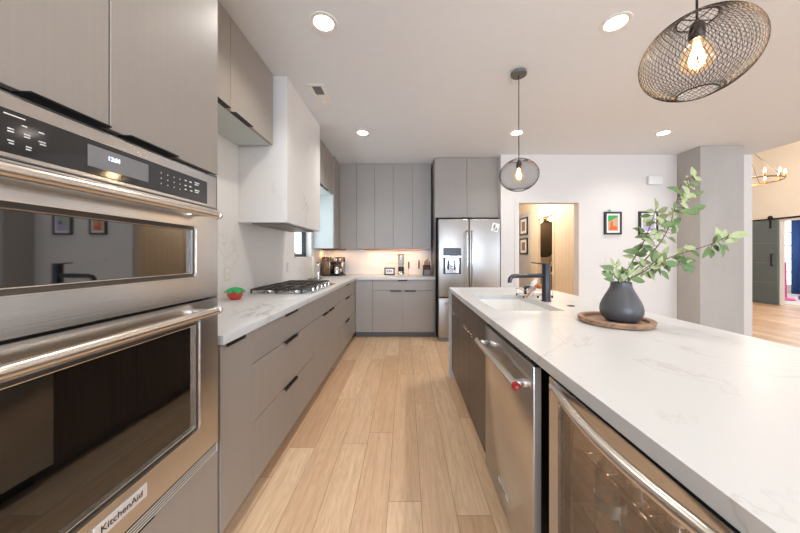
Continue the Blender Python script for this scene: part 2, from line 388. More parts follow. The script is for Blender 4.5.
class Frame:
    """cabinet face: u along, n out of the face, z up"""
    def __init__(s, o, u, n): s.o = Vector(o); s.u = Vector(u); s.n = Vector(n)
    def b(s, mb, u0, u1, n0, n1, z0, z1, bev=0, seg=1):
        a = s.o+s.u*u0+s.n*n0; c = s.o+s.u*u1+s.n*n1
        return mb.box(a.x, c.x, a.y, c.y, z0, z1, bev, seg)
    def p(s, u, n, z): q = s.o+s.u*u+s.n*n; return Vector((q.x, q.y, z))
LF = Frame((-.766, 0, 0), (0, 1, 0), (1, 0, 0))
UF = Frame((-1.097, 0, 0), (0, 1, 0), (1, 0, 0))
BF = Frame((0, 4.33, 0), (1, 0, 0), (0, -1, 0))
BU = Frame((0, 4.68, 0), (1, 0, 0), (0, -1, 0))
IF = Frame((.463, 0, 0), (0, 1, 0), (-1, 0, 0))
FF = Frame((0, 4.384, 0), (1, 0, 0), (0, -1, 0))
def cabinet(fr, name, label, u0, u1, z0, z1, depth, fronts, mat, cat='cabinet', toe=0, pullmat=None, side_mat=None, group=None, carc=None):
    """fronts: (kind, u0, u1, z0, z1, pull) pull = None or (u0, u1, 'top'/'bot')"""
    r = thing(name, label, cat, fr.p((u0+u1)/2, -depth/2, z0-toe), group)
    b = MB(); fr.b(b, u0+.0005, u1-.0005, -depth, -.0215, z0, z1)
    b.build('body', carc or mat, r, smooth=False)
    if toe:
        t = MB(); fr.b(t, u0+.0005, u1-.0005, -depth, -.07, z0-toe, z0); t.build('toe_kick', M['cabdark'], r, smooth=False)
    for kind, a, c, d, e, pull in fronts:
        m = MB(); fr.b(m, a+.0018, c-.0018, -.02, 0, d+.0018, e-.0018, .0012); door = m.build(kind, mat, r)
        if pull:
            k = MB(); pa, pb, where = pull
            if where == 'top':
                fr.b(k, pa, pb, -.019, .016, e-.0016, e+.0012); fr.b(k, pa, pb, .0125, .0165, e-.014, e+.0012, .0008)
            else:
                fr.b(k, pa, pb, -.019, .020, d-.0014, d+.0016)
            k.build('handle', pullmat or M['pull'], door)
    return r

# ------------------------------------------------------------------ the setting
CH = 2.74; WX = -1.402; WB = 4.985; PW = 4.26; WD = -5.0
def sbox(name, mat, *a, parent=None):
    o = MB().box(*a).build(name, mat, parent, smooth=False)
    if parent is None: struct(o)
    return o
sbox('floor', M['floor'], -1.7, 13.0, WD-.1, 12.0, -.1, 0)
LX, LY = (-.53, 1.35, 3.15), (-3.3, -1.6, .1, 1.847, 3.51)
cm = MB()      # ceiling slab with openings for the recessed lights
xs = [-1.7]; ys = [WD-.1]
for v in LX: xs += [v-.0612, v+.0612]
for v in LY: ys += [v-.0612, v+.0612]
xs.append(5.14); ys.append(PW+.12)
for i in range(len(xs)-1):
    if i % 2 == 0: cm.box(xs[i], xs[i+1], ys[0], ys[-1], CH, CH+.15)
    else:
        for j in range(0, len(ys)-1, 2): cm.box(xs[i], xs[i+1], ys[j], ys[j+1], CH, CH+.15)
struct(cm.build('ceiling', M['ceil'], smooth=False))

sbox('ceiling_alcove', M['ceil'], -1.7, 1.5, PW+.12, WB+.15, CH, CH+.15)
# left wall with the slot window
wl = MB(); wy0, wy1, wz0, wz1 = 3.60, 4.24, 1.225, 2.12
for a in ((WD-.1, wy0, 0, CH), (wy1, WB+.15, 0, CH), (wy0, wy1, 0, wz0), (wy0, wy1, wz1, CH)):
    wl.box(WX-.14, WX, a[0], a[1], a[2], a[3])
struct(wl.build('wall_left', M['wall'], smooth=False))
sbox('wall_back', M['wall'], WX, 1.46, WB, WB+.15, 0, CH)
wf = MB()
wi = WX-.08
wf.box(wi-.05, wi, wy0, wy0+.035, wz0, wz1).box(wi-.05, wi, wy1-.035, wy1, wz0, wz1).box(wi-.05, wi, wy0, wy1, wz0, wz0+.04).box(wi-.05, wi, wy0, wy1, wz1-.04, wz1)
win = struct(wf.build('window_1', M['matteb'], smooth=False))
MB().box(wi-.03, wi-.026, wy0+.03, wy1-.03, wz0+.03, wz1-.03).build('pane', M['winglass'], win, smooth=False)
lab(MB().box(WX-.08, WX+.012, wy0-.01, wy1+.01, wz0-.02, wz0, .002).build('sill', M['white'], win), 'white slab sill')
MB().box(wi-.02, wi+.03, wy0+.10, wy0+.18, wz0+.04, wz0+.06, .004).build('latch', M['matteb'], win)
# partition with doorway, running right to the great room
pw = MB()
dx0, dx1, dz = 1.665, 2.570, 2.035
for a in ((1.408, dx0, 0, CH), (dx1, 5.14, 0, CH), (dx0, dx1, dz, CH)):
    pw.box(a[0], a[1], PW, PW+.12, a[2], a[3])
pw.box(1.449, 1.46, PW+.12, WB, 0, CH)
struct(pw.build('wall_partition', M['wall'], smooth=False))
cs = MB()
cs.box(dx0-.05, dx0, PW-.010, PW-.0005, 0, dz).box(dx1, dx1+.05, PW-.010, PW-.0005, 0, dz).box(dx0-.05, dx1+.05, PW-.010, PW-.0005, dz, dz+.05)
cs.box(dx0+.0005, dx0+.010, PW-.009, PW+.12, 0, dz-.012).box(dx1-.010, dx1-.0005, PW-.009, PW+.12, 0, dz-.012).box(dx0+.0005, dx1-.0005, PW-.009, PW+.12, dz-.012, dz-.0005)
struct(cs.build('door_1', M['wall'], smooth=False))
# hall beyond the doorway
HX = 3.0
hw = MB()
hw.box(HX, HX+.05, PW+.12, 5.86, 0, CH).box(HX, HX+.05, 6.52, 6.92, 0, CH).box(HX, HX+.05, 5.86, 6.52, 2.09, CH).box(HX, HX+.05, 6.92, 8.4, 2.32, CH)
hwo = struct(hw.build('wall_hall_timber', M['hallwood'], smooth=False))
sbox('wall_hall_right', M['hallgrey'], HX+.005, HX+.1, 6.92, 8.4, 0, 2.32)
sbox('wall_hall_end', M['hallgrey'], 1.3, HX+.1, 8.4, 8.5, 0, CH)
sbox('wall_hall_left', M['hallgrey'], 1.46, 1.54, WB, 8.4, 0, CH)
sbox('ceiling_hall', M['cream'], 1.42, 4.6, PW+.12, 8.5, CH-.001, CH+.1)
jm = MB(); jm.box(HX-.012, HX-.0005, 5.80, 5.86, 0, 2.09).box(HX-.012, HX-.0005, 6.52, 6.58, 0, 2.09).box(HX-.012, HX-.0005, 5.80, 6.58, 2.09, 2.15)
jm.box(HX-.011, HX+.05, 5.8605, 5.870, 0, 2.075).box(HX-.011, HX+.05, 6.51, 6.5195, 0, 2.075).box(HX-.011, HX+.05, 5.8605, 6.5195, 2.075, 2.0895)
struct(jm.build('door_2', M['hallwood'], smooth=False))
pr = MB(); pr.box(HX+.1, 4.6, 7.3, 7.4, 0, CH).box(4.5, 4.6, PW+.12, 7.3, 0, CH)
struct(pr.build('wall_powder_room', M['cream'], smooth=False))
# great room
GH = 4.3; GX = 9.33
gw = MB(); gw.box(GX, GX+.12, 7.16, 11.0, 0, GH).box(GX, GX+.12, 2.0, 7.16, 2.10, GH).box(GX, GX+.12, WD, 5.2, 0, 2.10)
struct(gw.build('wall_great_room', M['cream'], smooth=False))
sbox('wall_great_room_end', M['cream'], 4.6, GX, 10.9, 11.0, 0, GH)
sbox('wall_header', M['ceil'], 5.04, 5.14, WD, PW+.12, CH+.15, GH)
sbox('wall_header_back', M['cream'], 4.6, 5.14, PW+.12, 10.9, 0, GH)
sbox('ceiling_great_room', M['cream'], 4.6, GX+.12, WD-.1, 11.0, GH, GH+.1)
# wall behind the camera; its unseen windows are added to let light in
bw = MB()
for a in ((-1.7, -.95, 0, CH), (2.75, 5.3, 0, CH), (-.95, 2.75, 2.55, CH), (-.95, 2.75, 0, .35), (5.14, 5.4, 0, GH), (9.0, GX+.12, 0, GH), (5.4, 9.0, 3.6, GH), (5.4, 9.0, 0, .4)):
    bw.box(a[0], a[1], WD-.1, WD, a[2], a[3])
struct(bw.build('wall_front', M['wall'], smooth=False))
for nm, x0, x1, z0, z1 in (('window_unseen_2', -.95, 2.75, .35, 2.55), ('window_unseen_3', 5.4, 9.0, .4, 3.6)):
    f = MB(); n = 3
    for i in range(n+1):
        x = x0+(x1-x0-.06)*i/n; f.box(x, x+.06, WD-.08, WD-.02, z0, z1)
    f.box(x0, x1, WD-.08, WD-.02, z0, z0+.06).box(x0, x1, WD-.08, WD-.02, z1-.06, z1)
    fo = struct(f.build(nm, M['matteb'], smooth=False))
    MB().box(x0+.03, x1-.03, WD-.052, WD-.048, z0+.03, z1-.03).build('pane', M['winglass'], fo, smooth=False)
# playroom behind the barn door
pl = MB(); pl.box(GX+.12, 13.0, 10.2, 10.3, 0, 2.8).box(GX+.12, 13.0, 5.1, 5.2, 0, 2.8)
pl.box(12.6, 12.75, 5.2, 6.9, 0, 2.8).box(12.6, 12.75, 10.0, 10.2, 0, 2.8).box(12.6, 12.75, 6.9, 10.0, 0, .25).box(12.6, 12.75, 6.9, 10.0, 2.45, 2.8)
struct(pl.build('wall_playroom', M['wall'], smooth=False))
sbox('ceiling_playroom', M['wall'], GX+.12, 13.0, 5.1, 10.3, 2.8, 2.9)
f = MB()
for i in range(9): y = 6.9+3.06*i/8; f.box(12.62, 12.67, y, y+.04, .25, 2.45)
for i in range(6): z = .25+2.16*i/5; f.box(12.62, 12.67, 6.9, 10.0, z, z+.04)
fo = struct(f.build('window_4', M['white'], smooth=False))
MB().box(12.64, 12.645, 6.92, 9.98, .27, 2.43).build('pane', M['winglass'], fo, smooth=False)
tag(sbox('rug', M['carpet'], GX+.3, 12.5, 5.4, 10.1, 0, .012), 'pale carpet on the playroom floor past the sliding door', 'carpet'); 
bpy.data.objects['rug']['kind'] = 'thing'
# square plastered column
col = MB().box(4.02, 4.62, 3.92, PW-.001, 0, CH-.001, .004)
tag(col.build('plastered_column', M['concrete'], loc=(4.32, 4.09, 0)), 'square grey plastered column standing against the white wall', 'column')

# ------------------------------------------------------------------ floor-to-ceiling oven cabinet
SM = M['cab']
ty0, ty1 = .322, 1.170; tc = .742
r = thing('oven_cabinet', 'tall greige cabinet housing the double oven, doors up to the ceiling', 'cabinet', (-1.08, tc, 0))
b = MB()
b.box(WX+.003, -.79, ty0, ty0+.018, .085, CH-.002).box(WX+.003, -.79, ty1-.018, ty1, .085, CH-.002)
b.box(WX+.003, -.79, ty0, ty1, 1.55, 1.568).box(WX+.003, -.79, ty0, ty1, .46, .478).box(WX+.003, -.79, ty0, ty1, CH-.02, CH-.002).box(WX+.003, WX+.02, ty0, ty1, .085, CH-.002)
b.box(WX+.003, -.79, ty0, ty1, .085, .10)
b.build('body', SM, r, smooth=False)
for a, c in ((ty0, .3625), (1.1215, ty1)): st = MB(); LF.b(st, a, c, -.024, -.004, .478, 1.566); st.build('stile', M['cabdark'], r, smooth=False)
t = MB(); t.box(WX+.003, -.84, ty0, ty1, 0, .085); t.build('toe_kick', M['cabdark'], r, smooth=False)
for a, c, pu in ((ty0, tc, (.571, .728)), (tc, ty1, (.781, .945))):
    d = MB(); LF.b(d, a+.0018, c-.0018, -.02, 0, 1.570, CH-.004, .0012); dd = d.build('door', SM, r)
    k = MB(); LF.b(k, pu[0], pu[1], -.019, .020, 1.5665, 1.5705); k.build('handle', M['pull'], dd)
d = MB(); LF.b(d, ty0+.0018, ty1-.0018, -.02, 0, .087, .474, .0012); dd = d.build('drawer', SM, r)
k = MB(); LF.b(k, .62, .86, -.019, .014, .4745, .4765); LF.b(k, .62, .86, .011, .0145, .460, .4765, .0008); k.build('handle', M['pull'], dd)
# second tall unit continuing toward the camera and behind it
cabinet(LF, 'pantry_cabinet', 'tall greige pantry cabinet on the near side of the double oven', -.55, ty0, .085, CH-.004, .63,
        [('door', -.55, -.114, .085, CH-.006, None), ('door', -.114, ty0, .085, CH-.006, None)], SM, toe=.085)

# ------------------------------------------------------------------ wall oven with microwave above
OX = -.735; oy0, oy1 = .3635, 1.1205
OF = Frame((OX, 0, 0), (0, 1, 0), (1, 0, 0))
r = thing('wall_oven', 'stainless steel double wall oven with long tube handles built into tall cabinet', 'oven', (-1.0, tc, .48))
b = MB(); b.box(-1.33, -.79, oy0+.005, oy1-.005, .482, 1.545); b.build('body', M['darksteel'], r, smooth=False)
# control fascia
m = MB(); OF.b(m, oy0, oy1, -.054, -.004, 1.424, 1.545, .003); fas = m.build('control_panel', M['steel'], r)
m = MB(); OF.b(m, tc-.322, tc+.322, -.005, -.0015, 1.434, 1.515, .001); gl = m.build('control_glass', M['panelg'], fas)
m = MB(); OF.b(m, tc-.078, tc+.078, -.0016, -.0008, 1.452, 1.502); lab(m.build('display', M['grey'], fas), 'grey display window')
text_part('clock_digits', '12:01', .0145, (OX-.0004, tc-.018, 1.483), ROT_PX, M['clock'], fas)
m = MB()      # printed legends of the keys
random.seed(3)
def legend(u, z, wd, h=.0022): wd *= .75; OF.b(m, u, u+wd, -.0014, -.0008, z, z+h)
for u, z in ((.44, 1.497), (.44, 1.480), (.44, 1.474), (.44, 1.455)): legend(u, z, random.uniform(.012, .02))
for u, z, wd in ((.525, 1.504, .04), (.55, 1.491, .01), (.575, 1.489, .012), (.53, 1.478, .012), (.553, 1.476, .013), (.575, 1.471, .015), (.53, 1.473, .012), (.553, 1.471, .012),
                 (.577, 1.466, .013), (.53, 1.456, .012), (.556, 1.453, .011), (.532, 1.451, .009), (.556, 1.448, .010)): legend(u, z, wd)
for i in range(4):
    for j in range(3): legend(.862+i*.024, 1.490-j*.016, .003, .003)
for u, z, wd in ((.955, 1.492, .012), (.975, 1.492, .014), (.955, 1.475, .010), (.975, 1.476, .012), (.98, 1.463, .012), (1.0, 1.496, .03), (1.0, 1.489, .022), (1.0, 1.470, .03), (1.0, 1.463, .024), (.955, 1.462, .01)): legend(u, z, wd, .0035)
m.build('key_legends', M['white'], fas, smooth=False)
def oven_door(nm, z0, z1, gz0, gz1, gy, hz, label_):
    y0, y1 = oy0, oy1; g0, g1 = tc-gy, tc+gy; fr_ = .018
    m = MB()
    OF.b(m, y0, y1, -.050, 0, z0, gz0-fr_); OF.b(m, y0, y1, -.050, 0, gz1+fr_, z1); OF.b(m, y0, g0-fr_, -.050, 0, gz0-fr_, gz1+fr_); OF.b(m, g1+fr_, y1, -.050, 0, gz0-fr_, gz1+fr_)
    d = m.build(nm, M['steel'], r, smooth=False)
    m = MB()   # raised bright window trim, a sloping picture-frame
    def loop(o, nn, ): return [OF.p(g0-o, nn, gz0-o), OF.p(g1+o, nn, gz0-o), OF.p(g1+o, nn, gz1+o), OF.p(g0-o, nn, gz1+o)]
    m.quadloop(loop(fr_, 0.0), loop(fr_-.001, .004)); m.quadloop(loop(fr_-.001, .004), loop(fr_-.004, .004)); m.quadloop(loop(fr_-.004, .004), loop(fr_-.005, -.004)); m.mat(1); m.quadloop(loop(fr_-.005, -.004), loop(.003, -.007)); m.mat(0); m.quadloop(loop(.003, -.007), loop(.002, -.002)); m.quadloop(loop(.002, -.002), loop(0, -.003)); m.quadloop(loop(0, -.003), loop(0, -.05))
    m.build('window_trim', [M['satin'], M['trimdark']], d, smooth=False)
    m = MB(); OF.b(m, g0-.001, g1+.001, -.018, -.012, gz0-.001, gz1+.001); m.build('window', M['oveng'], d, smooth=False)
    m = MB(); hx = .055; e0, e1 = 2*tc-1.03, 1.03
    m.tube([OF.p(e0, hx, hz), OF.p(e1, hx, hz)], .0135, 20)
    m.lathe(OF.p(e1, hx, hz), [(.0135, 0), (.0155, .001), (.0155, .012), (.012, .015), (.004, .0155)], 20, 'y'); m.lathe(OF.p(e0-.015, hx, hz), [(.004, 0), (.0155, .003), (.0155, .014), (.0135, .015)], 20, 'y')
    for u in (e0+.03, e1-.03): OF.b(m, u-.016, u+.016, 0, hx-.004, hz-.009, hz+.009, .004, 2)
    m.build('handle', M['satin'], d)
    return d
oven_door('microwave_door', 1.088, 1.420, 1.183, 1.329, .246, 1.389, '')
od = oven_door('oven_door', .520, 1.080, .642, .998, .264, 1.046, '')
m = MB(); OF.b(m, tc-.070, tc+.070, 0, .0035, .564, .602, .001); bd = lab(m.build('badge', M['badge'], od), 'pale name badge')
text_part('badge_lettering', 'KitchenAid', .0245, (OX+.0038, tc, .583), ROT_PX, M['badgetxt'], od, font_x=1.0)
m = MB()
OF.b(m, oy0, oy1, -.05, -.0035, .482, .516)
m.build('vent', M['black'], r, smooth=False)
m = MB()
for i in range(4): OF.b(m, oy0+.004, oy1-.004, -.0035, -.0015, .4830+i*.0085, .4860+i*.0085)
OF.b(m, oy1-.004, oy1, -.05, -.001, .482, .516)
m.build('vent_slats', M['badge'], r, smooth=False)

# ------------------------------------------------------------------ left base cabinets
Z0, Z1 = .085, .872
cabinet(LF, 'base_cabinet', 'narrow greige base cabinet with one door beside the tall oven cabinet', 1.180, 1.437, Z0, Z1, .63, [('door', 1.183, 1.437, Z0, Z1, (1.205, 1.345, 'top'))], SM, toe=.085)
def three(u0, u1): c = (u0+u1)/2; return [('drawer', u0, u1, Z0, .404, (c-.10, c+.10, 'top')), ('drawer', u0, u1, .404, .699, (c-.10, c+.10, 'top')), ('drawer', u0, u1, .699, Z1, (c-.10, c+.10, 'top'))]
cabinet(LF, 'drawer_cabinet', 'wide greige three-drawer base cabinet between the narrow door and the cooktop', 1.437, 2.356, Z0, Z1, .63, three(1.437, 2.356), SM, toe=.085)
cabinet(LF, 'base_cabinet', 'greige base cabinet under the gas cooktop with two doors below a panel', 2.356, 3.27, Z0, Z1, .63,
        [('panel', 2.356, 3.27, .699, Z1, None), ('door', 2.356, 2.813, Z0, .699, (2.62, 2.79, 'top')), ('door', 2.813, 3.27, Z0, .699, (2.84, 3.01, 'top'))], SM, toe=.085)
cabinet(LF, 'drawer_cabinet', 'greige three-drawer base cabinet beyond the cooktop by the corner', 3.27, 4.19, Z0, Z1, .63, three(3.27, 4.19), SM, toe=.085)
cabinet(LF, 'corner_filler', 'plain greige filler panel in the inside corner of the base cabinets', 4.19, 4.328, Z0, Z1, .05, [('panel', 4.19, 4.328, Z0, Z1, None)], SM, 'panel', toe=0)
# back base cabinets
cabinet(BF, 'base_cabinet', 'single-panel greige base cabinet on the back wall at the inside corner', -.764, -.502, Z0, Z1, .62, [('door', -.764, -.502, Z0, Z1, None)], SM, toe=.085)
cabinet(BF, 'base_cabinet', 'greige back-wall base cabinet with wide drawer over two doors beside the fridge', -.502, .435, Z0, Z1, .62,
        [('filler_strip', .407, .435, Z0, Z1, None), ('drawer', -.502, .407, .715, Z1, (-.12, .02, 'top')), ('door', -.502, -.045, Z0, .715, (-.235, -.07, 'top')), ('door', -.045, .407, Z0, .715, (-.02, .145, 'top'))], SM, toe=.085)
# countertop L
ct = thing('countertop', 'white veined quartz countertop running under the cooktop and round the corner', 'countertop', (-1.07, 2.7, .88))
m = MB(); m.box(WX+.003, -.746, 1.175, 4.31, .875, .915, .003, 2).box(WX+.003, .436, 4.312, WB-.003, .875, .915, .003, 2); m.build('worktop', M['quartz'], ct)

# backsplash slabs (full height on the left wall, stopping round the window)
r = thing('backsplash', 'white veined stone slab covering the wall behind the gas cooktop', 'backsplash', (WX, 2.7, .916))
m = MB()
for a in ((1.175, wy0, .916, 2.72), (wy0, wy1, .916, wz0-.021), (wy1, WB-.004, .916, 1.345)): m.box(WX, WX+.0025, *a)
m.build('slab', M['slab'], r, smooth=False)
r = thing('backsplash', 'white veined stone splashback on the back wall below the row of upper cabinets', 'backsplash', (-.4, WB, .916))
MB().box(WX+.003, .432, WB-.0025, WB, .916, 1.345).build('slab', M['slab'], r, smooth=False)

# ------------------------------------------------------------------ upper cabinets
cabinet(UF, 'upper_cabinet', 'greige upper cabinet with two doors between the tall oven cabinet and hood', 1.176, 2.367, 2.152, CH-.003, .300,
        [('door', 1.176, 1.794, 2.152, CH-.004, (1.56, 1.77, 'bot')), ('door', 1.794, 2.367, 2.152, CH-.004, (1.82, 2.03, 'bot'))], SM)
m = MB().box(WX+.004, -1.118, 1.178, 2.365, 2.1505, 2.1515); 
# pale melamine bottom board belongs to that cabinet
uc = [o for o in C.objects if o.name.startswith('upper_cabinet')][0]
lab(m.build('bottom_board', M['under'], uc, smooth=False), 'pale underside board')
cabinet(UF, 'window_cabinet', 'short greige cabinet with two doors above the slot window', 3.322, 4.31, 2.152, CH-.003, .300,
        [('door', 3.322, 3.816, 2.152, CH-.004, (3.60, 3.79, 'bot')), ('door', 3.816, 4.31, 2.152, CH-.004, (3.84, 4.03, 'bot'))], SM)
wc = [o for o in C.objects if o.name.startswith('window_cabinet')][0]
lab(MB().box(WX+.004, -1.118, 3.324, 4.308, 2.1505, 2.1515).build('bottom_board', M['under'], wc, smooth=False), 'pale underside board')
# corner upper cabinet : side panel + filler front
r = thing('corner_upper_cabinet', 'greige corner upper cabinet with window light painted on its end panel beside the slot window', 'cabinet', (-1.25, 4.5, 1.35))
MB().box(WX+.004, -1.100, 4.332, 4.977, 1.352, CH-.003).build('body', SM, r, smooth=False)
lab(MB().box(WX+.004, -1.099, 4.312, 4.331, 1.350, CH-.003, .001).build('end_panel', M['under'], r), 'end panel with green window light put in its colour')  # pale green stands for window light falling on this panel
MB().box(-1.0995, -1.079, 4.312, 4.679, 1.350, CH-.003, .001).build('panel', SM, r)
ue = [-1.078, -.804, -.509, -.207, .106, .408]
cabinet(BU, 'upper_cabinet', 'first pair of tall greige upper doors on back wall, next to the corner', ue[0], ue[2], 1.350, CH-.003, .29,
        [('door', ue[0], ue[1], 1.350, CH-.004, None), ('door', ue[1], ue[2], 1.350, CH-.004, None)], SM)
cabinet(BU, 'upper_cabinet', 'middle pair of tall greige upper doors on the back wall', ue[2], ue[4], 1.350, CH-.003, .29,
        [('door', ue[2], ue[3], 1.350, CH-.004, None), ('door', ue[3], ue[4], 1.350, CH-.004, None)], SM)
cabinet(BU, 'upper_cabinet', 'single tall greige upper door next to the fridge enclosure', ue[4], ue[5], 1.350, CH-.003, .29,
        [('door', ue[4], ue[5], 1.350, CH-.004, None)], SM)
# under-cabinet LED bars
def ledbar(label_, x0, x1, y, power):
    r = thing('under_cabinet_light', label_, 'light', ((x0+x1)/2, y, 1.335), 'light bars below the upper cabinets')
    m = MB(); m.box(x0, x1, y-.085, y-.045, 1.330, 1.3495, .002); m.build('housing', M['copper'], r)
    m = MB(); m.box(x0+.01, x1-.01, y-.045, y-.042, 1.333, 1.347); m.build('diffuser', M['led'], r, smooth=False)
    a = area('under_cabinet_lamp', ((x0+x1)/2, y+.01, 1.333), (0, 0, 0), x1-x0-.04, .03, power, (255, 200, 140)); return a
ledbar('long copper-coloured light bar under back uppers above the coffee jar', -.68, .27, 4.80, 3.4)
ledbar('short dark light bar under the corner cabinet above the countertop oven', -1.36, -.98, 4.75, 1.8)

# ------------------------------------------------------------------ range hood
hy0, hy1, hx1, hz = 2.394, 3.314, -.993, 1.520
r = thing('range_hood', 'white stone-clad box range hood rising to the ceiling over the cooktop', 'range hood', (-1.2, 2.85, hz))
m = MB(); t_ = .02
m.box(WX+.003, hx1-t_, hy0, hy0+t_, hz, CH-.002, .001).box(WX+.003, hx1-t_, hy1-t_, hy1, hz, CH-.002, .001).box(hx1-t_, hx1, hy0, hy1, hz, CH-.002, .0015)
m.build('cladding', M['slab'], r)
m = MB(); m.box(WX+.003, hx1-t_, hy0+t_, hy1-t_, hz+.001, hz+.012); m.build('underside', M['white'], r, smooth=False)
m = MB(); m.box(WX+.08, hx1-.05, hy0+.06, hy1-.06, hz-.012, hz+.001, .003); m.build('filter_insert', M['grey'], r)

# ------------------------------------------------------------------ cooktop
cx0, cx1, cy0, cy1 = -1.335, -.805, 2.42, 3.30
r = thing('gas_cooktop', 'stainless gas cooktop with black iron grates set in the countertop', 'cooktop', (-1.07, 2.86, .915))
m = MB(); m.box(cx0, cx1, cy0, cy1, .9155, .924, .003, 2); m.build('tray', M['steel'], r)
L3 = (cy1-cy0-.02)/3
for k in range(3):
    a = cy0+.01+k*L3+.003; bb = a+L3-.006; xa, xb = cx0+.015, cx1-.075; z = .948
    m = MB(); h = .0065
    def bar(x0, x1, y0, y1, zz=z): m.box(x0, x1, y0, y1, zz, zz+.013, .003)
    bar(xa, xb, a, a+.012); bar(xa, xb, bb-.012, bb); bar(xa, xa+.012, a, bb); bar(xb-.012, xb, a, bb); bar((xa+xb)/2-.006, (xa+xb)/2+.006, a, bb)
    for q in range(1, 4):
        yy = a+(bb-a)*q/4; bar(xa, (xa+xb)/2-.07, yy-.005, yy+.005, z+.003); bar((xa+xb)/2+.07, xb, yy-.005, yy+.005, z+.003); bar((xa+xb)/2-.05, (xa+xb)/2+.05, yy-.005, yy+.005, z+.003)
    for q in (xa+.1, xb-.1): bar(q-.005, q+.005, a, bb, z+.003)
    for q in (xa, (xa+xb)/2-.006, xb-.012):
        for yy in (a, bb-.012): m.box(q, q+.012, yy, yy+.012, .924, z+.002)
    m.build('grate', M['iron'], r)
bs = [(-1.22, 2.56, .045), (-.98, 2.56, .036), (-1.10, 2.86, .058), (-1.22, 3.16, .036), (-.98, 3.16, .045)]
for x, y, rr in bs:
    m = MB(); m.lathe((x, y, .9235), [(rr*1.25, 0), (rr*1.25, .004), (rr, .006), (rr, .014)], 28); bo = m.build('burner', M['chrome'], r)
    m = MB(); m.lathe((x, y, .9375), [(rr*.95, 0), (rr*.95, .006), (rr*.8, .009), (.001, .0095)], 28); m.build('burner_cap', M['iron'], bo)
for i in range(5):
    y = 2.60+i*.13
    m = MB(); m.lathe((cx1-.038, y, .9235), [(.024, 0), (.024, .004), (.019, .006), (.018, .026), (.015, .029), (.001, .0295)], 24); m.box(cx1-.040, cx1-.036, y-.017, y+.017, .950, .956)
    m.build('knob', M['chrome'], r)

# ------------------------------------------------------------------ fridge and its enclosure
r = cabinet(FF, 'fridge_cabinet', 'greige cabinet with two doors above the stainless refrigerator', 0.438, 1.447, 1.822, CH-.003, .59,
        [('door', .440, .929, 1.822, CH-.004, None), ('door', .929, 1.446, 1.822, CH-.004, None)], SM)
m = MB().box(.437, .455, 4.35, 4.97, 0, 1.822, .001); m.build('side_panel', M['cabdark'], r)
m = MB().box(.85, 1.0, 4.352, 4.40, 1.812, 1.822); m.build('handle', M['pull'], r)
fx0, fx1, fy = .466, 1.357, 4.12
RF = Frame((0, fy, 0), (1, 0, 0), (0, -1, 0))
r = thing('refrigerator', 'stainless french-door refrigerator with water dispenser, a magnet on its right door', 'refrigerator', ((fx0+fx1)/2, 4.5, 0))
MB().box(fx0+.006, fx1-.006, fy+.075, 4.93, .04, 1.765).build('body', M['darksteel'], r, smooth=False)
m = MB(); m.box(fx0+.02, fx1-.02, fy+.03, 4.8, .0, .055); m.build('base_grille', M['grey'], r, smooth=False)
fm = (469.2-VX)*fy/F
doors = []
for a, c in ((fx0, fm-.003), (fm+.003, fx1)):
    m = MB(); RF.b(m, a, c, -.07, 0, .645, 1.770, .012, 3); doors.append(m.build('door', M['steelv'], r))
m = MB(); RF.b(m, fx0, fx1, -.07, 0, .06, .632, .012, 3); dr = m.build('freezer_drawer', M['steelv'], r)
for d, u in ((doors[0], fm-.035), (doors[1], fm+.035)):
    m = MB(); m.tube([RF.p(u, 0, 1.60), RF.p(u, .05, 1.58), RF.p(u, .055, 1.55), RF.p(u, .055, .80), RF.p(u, .05, .77), RF.p(u, 0, .75)], .012, 12)
    m.build('handle', M['chrome'], d)
m = MB(); m.tube([RF.p(fx0+.10, 0, .555), RF.p(fx0+.12, .05, .555), RF.p(fx0+.15, .055, .555), RF.p(fx1-.15, .055, .555), RF.p(fx1-.12, .05, .555), RF.p(fx1-.10, 0, .555)], .012, 12); m.build('handle', M['chrome'], dr)
a, c = P(443.3, 248, fy), P(461, 274, fy)
m = MB(); RF.b(m, a.x, c.x, -.002, .004, c.z, a.z, .003); dp = m.build('water_dispenser', M['black'], doors[0])
m = MB()
RF.b(m, a.x+.012, c.x-.012, .004, .006, a.z-.105, a.z-.014, .001)
m.build('dispenser_screen', M['darksteel'], doors[0])
m = MB(); zt = a.z-.125
RF.b(m, a.x, c.x, .004, .007, zt-.008, zt+.010); RF.b(m, a.x+.03, c.x-.03, .004, .008, c.z+.012, zt-.02, .002)
m.build('dispenser_recess', M['chrome'], doors[0])
m = MB()
for q in (.07, .165): RF.b(m, a.x+q-.013, a.x+q+.013, .008, .018, c.z+.055, zt-.05, .003)
m.build('dispenser_paddle', M['black'], doors[0])
q = P(495.2, 227.5, fy)
r = thing('fridge_magnet', 'small white and grey patterned magnet stuck high on the fridge door', 'magnet', (q.x, fy-.001, q.z))
m = MB(); m.box(q.x-.05, q.x+.05, fy-.004, fy, q.z-.062, q.z+.062, .002); mo = m.build('card', M['white'], r)
m = MB(); m.box(q.x-.03, q.x-.002, fy-.0055, fy-.004, q.z-.02, q.z+.04).box(q.x+.008, q.x+.032, fy-.0055, fy-.004, q.z-.045, q.z+.0).box(q.x-.02, q.x+.0, fy-.0055, fy-.004, q.z-.05, q.z-.032); m.build('print', M['grey'], r, smooth=False)
r.rotation_euler = (0, .25, 0)

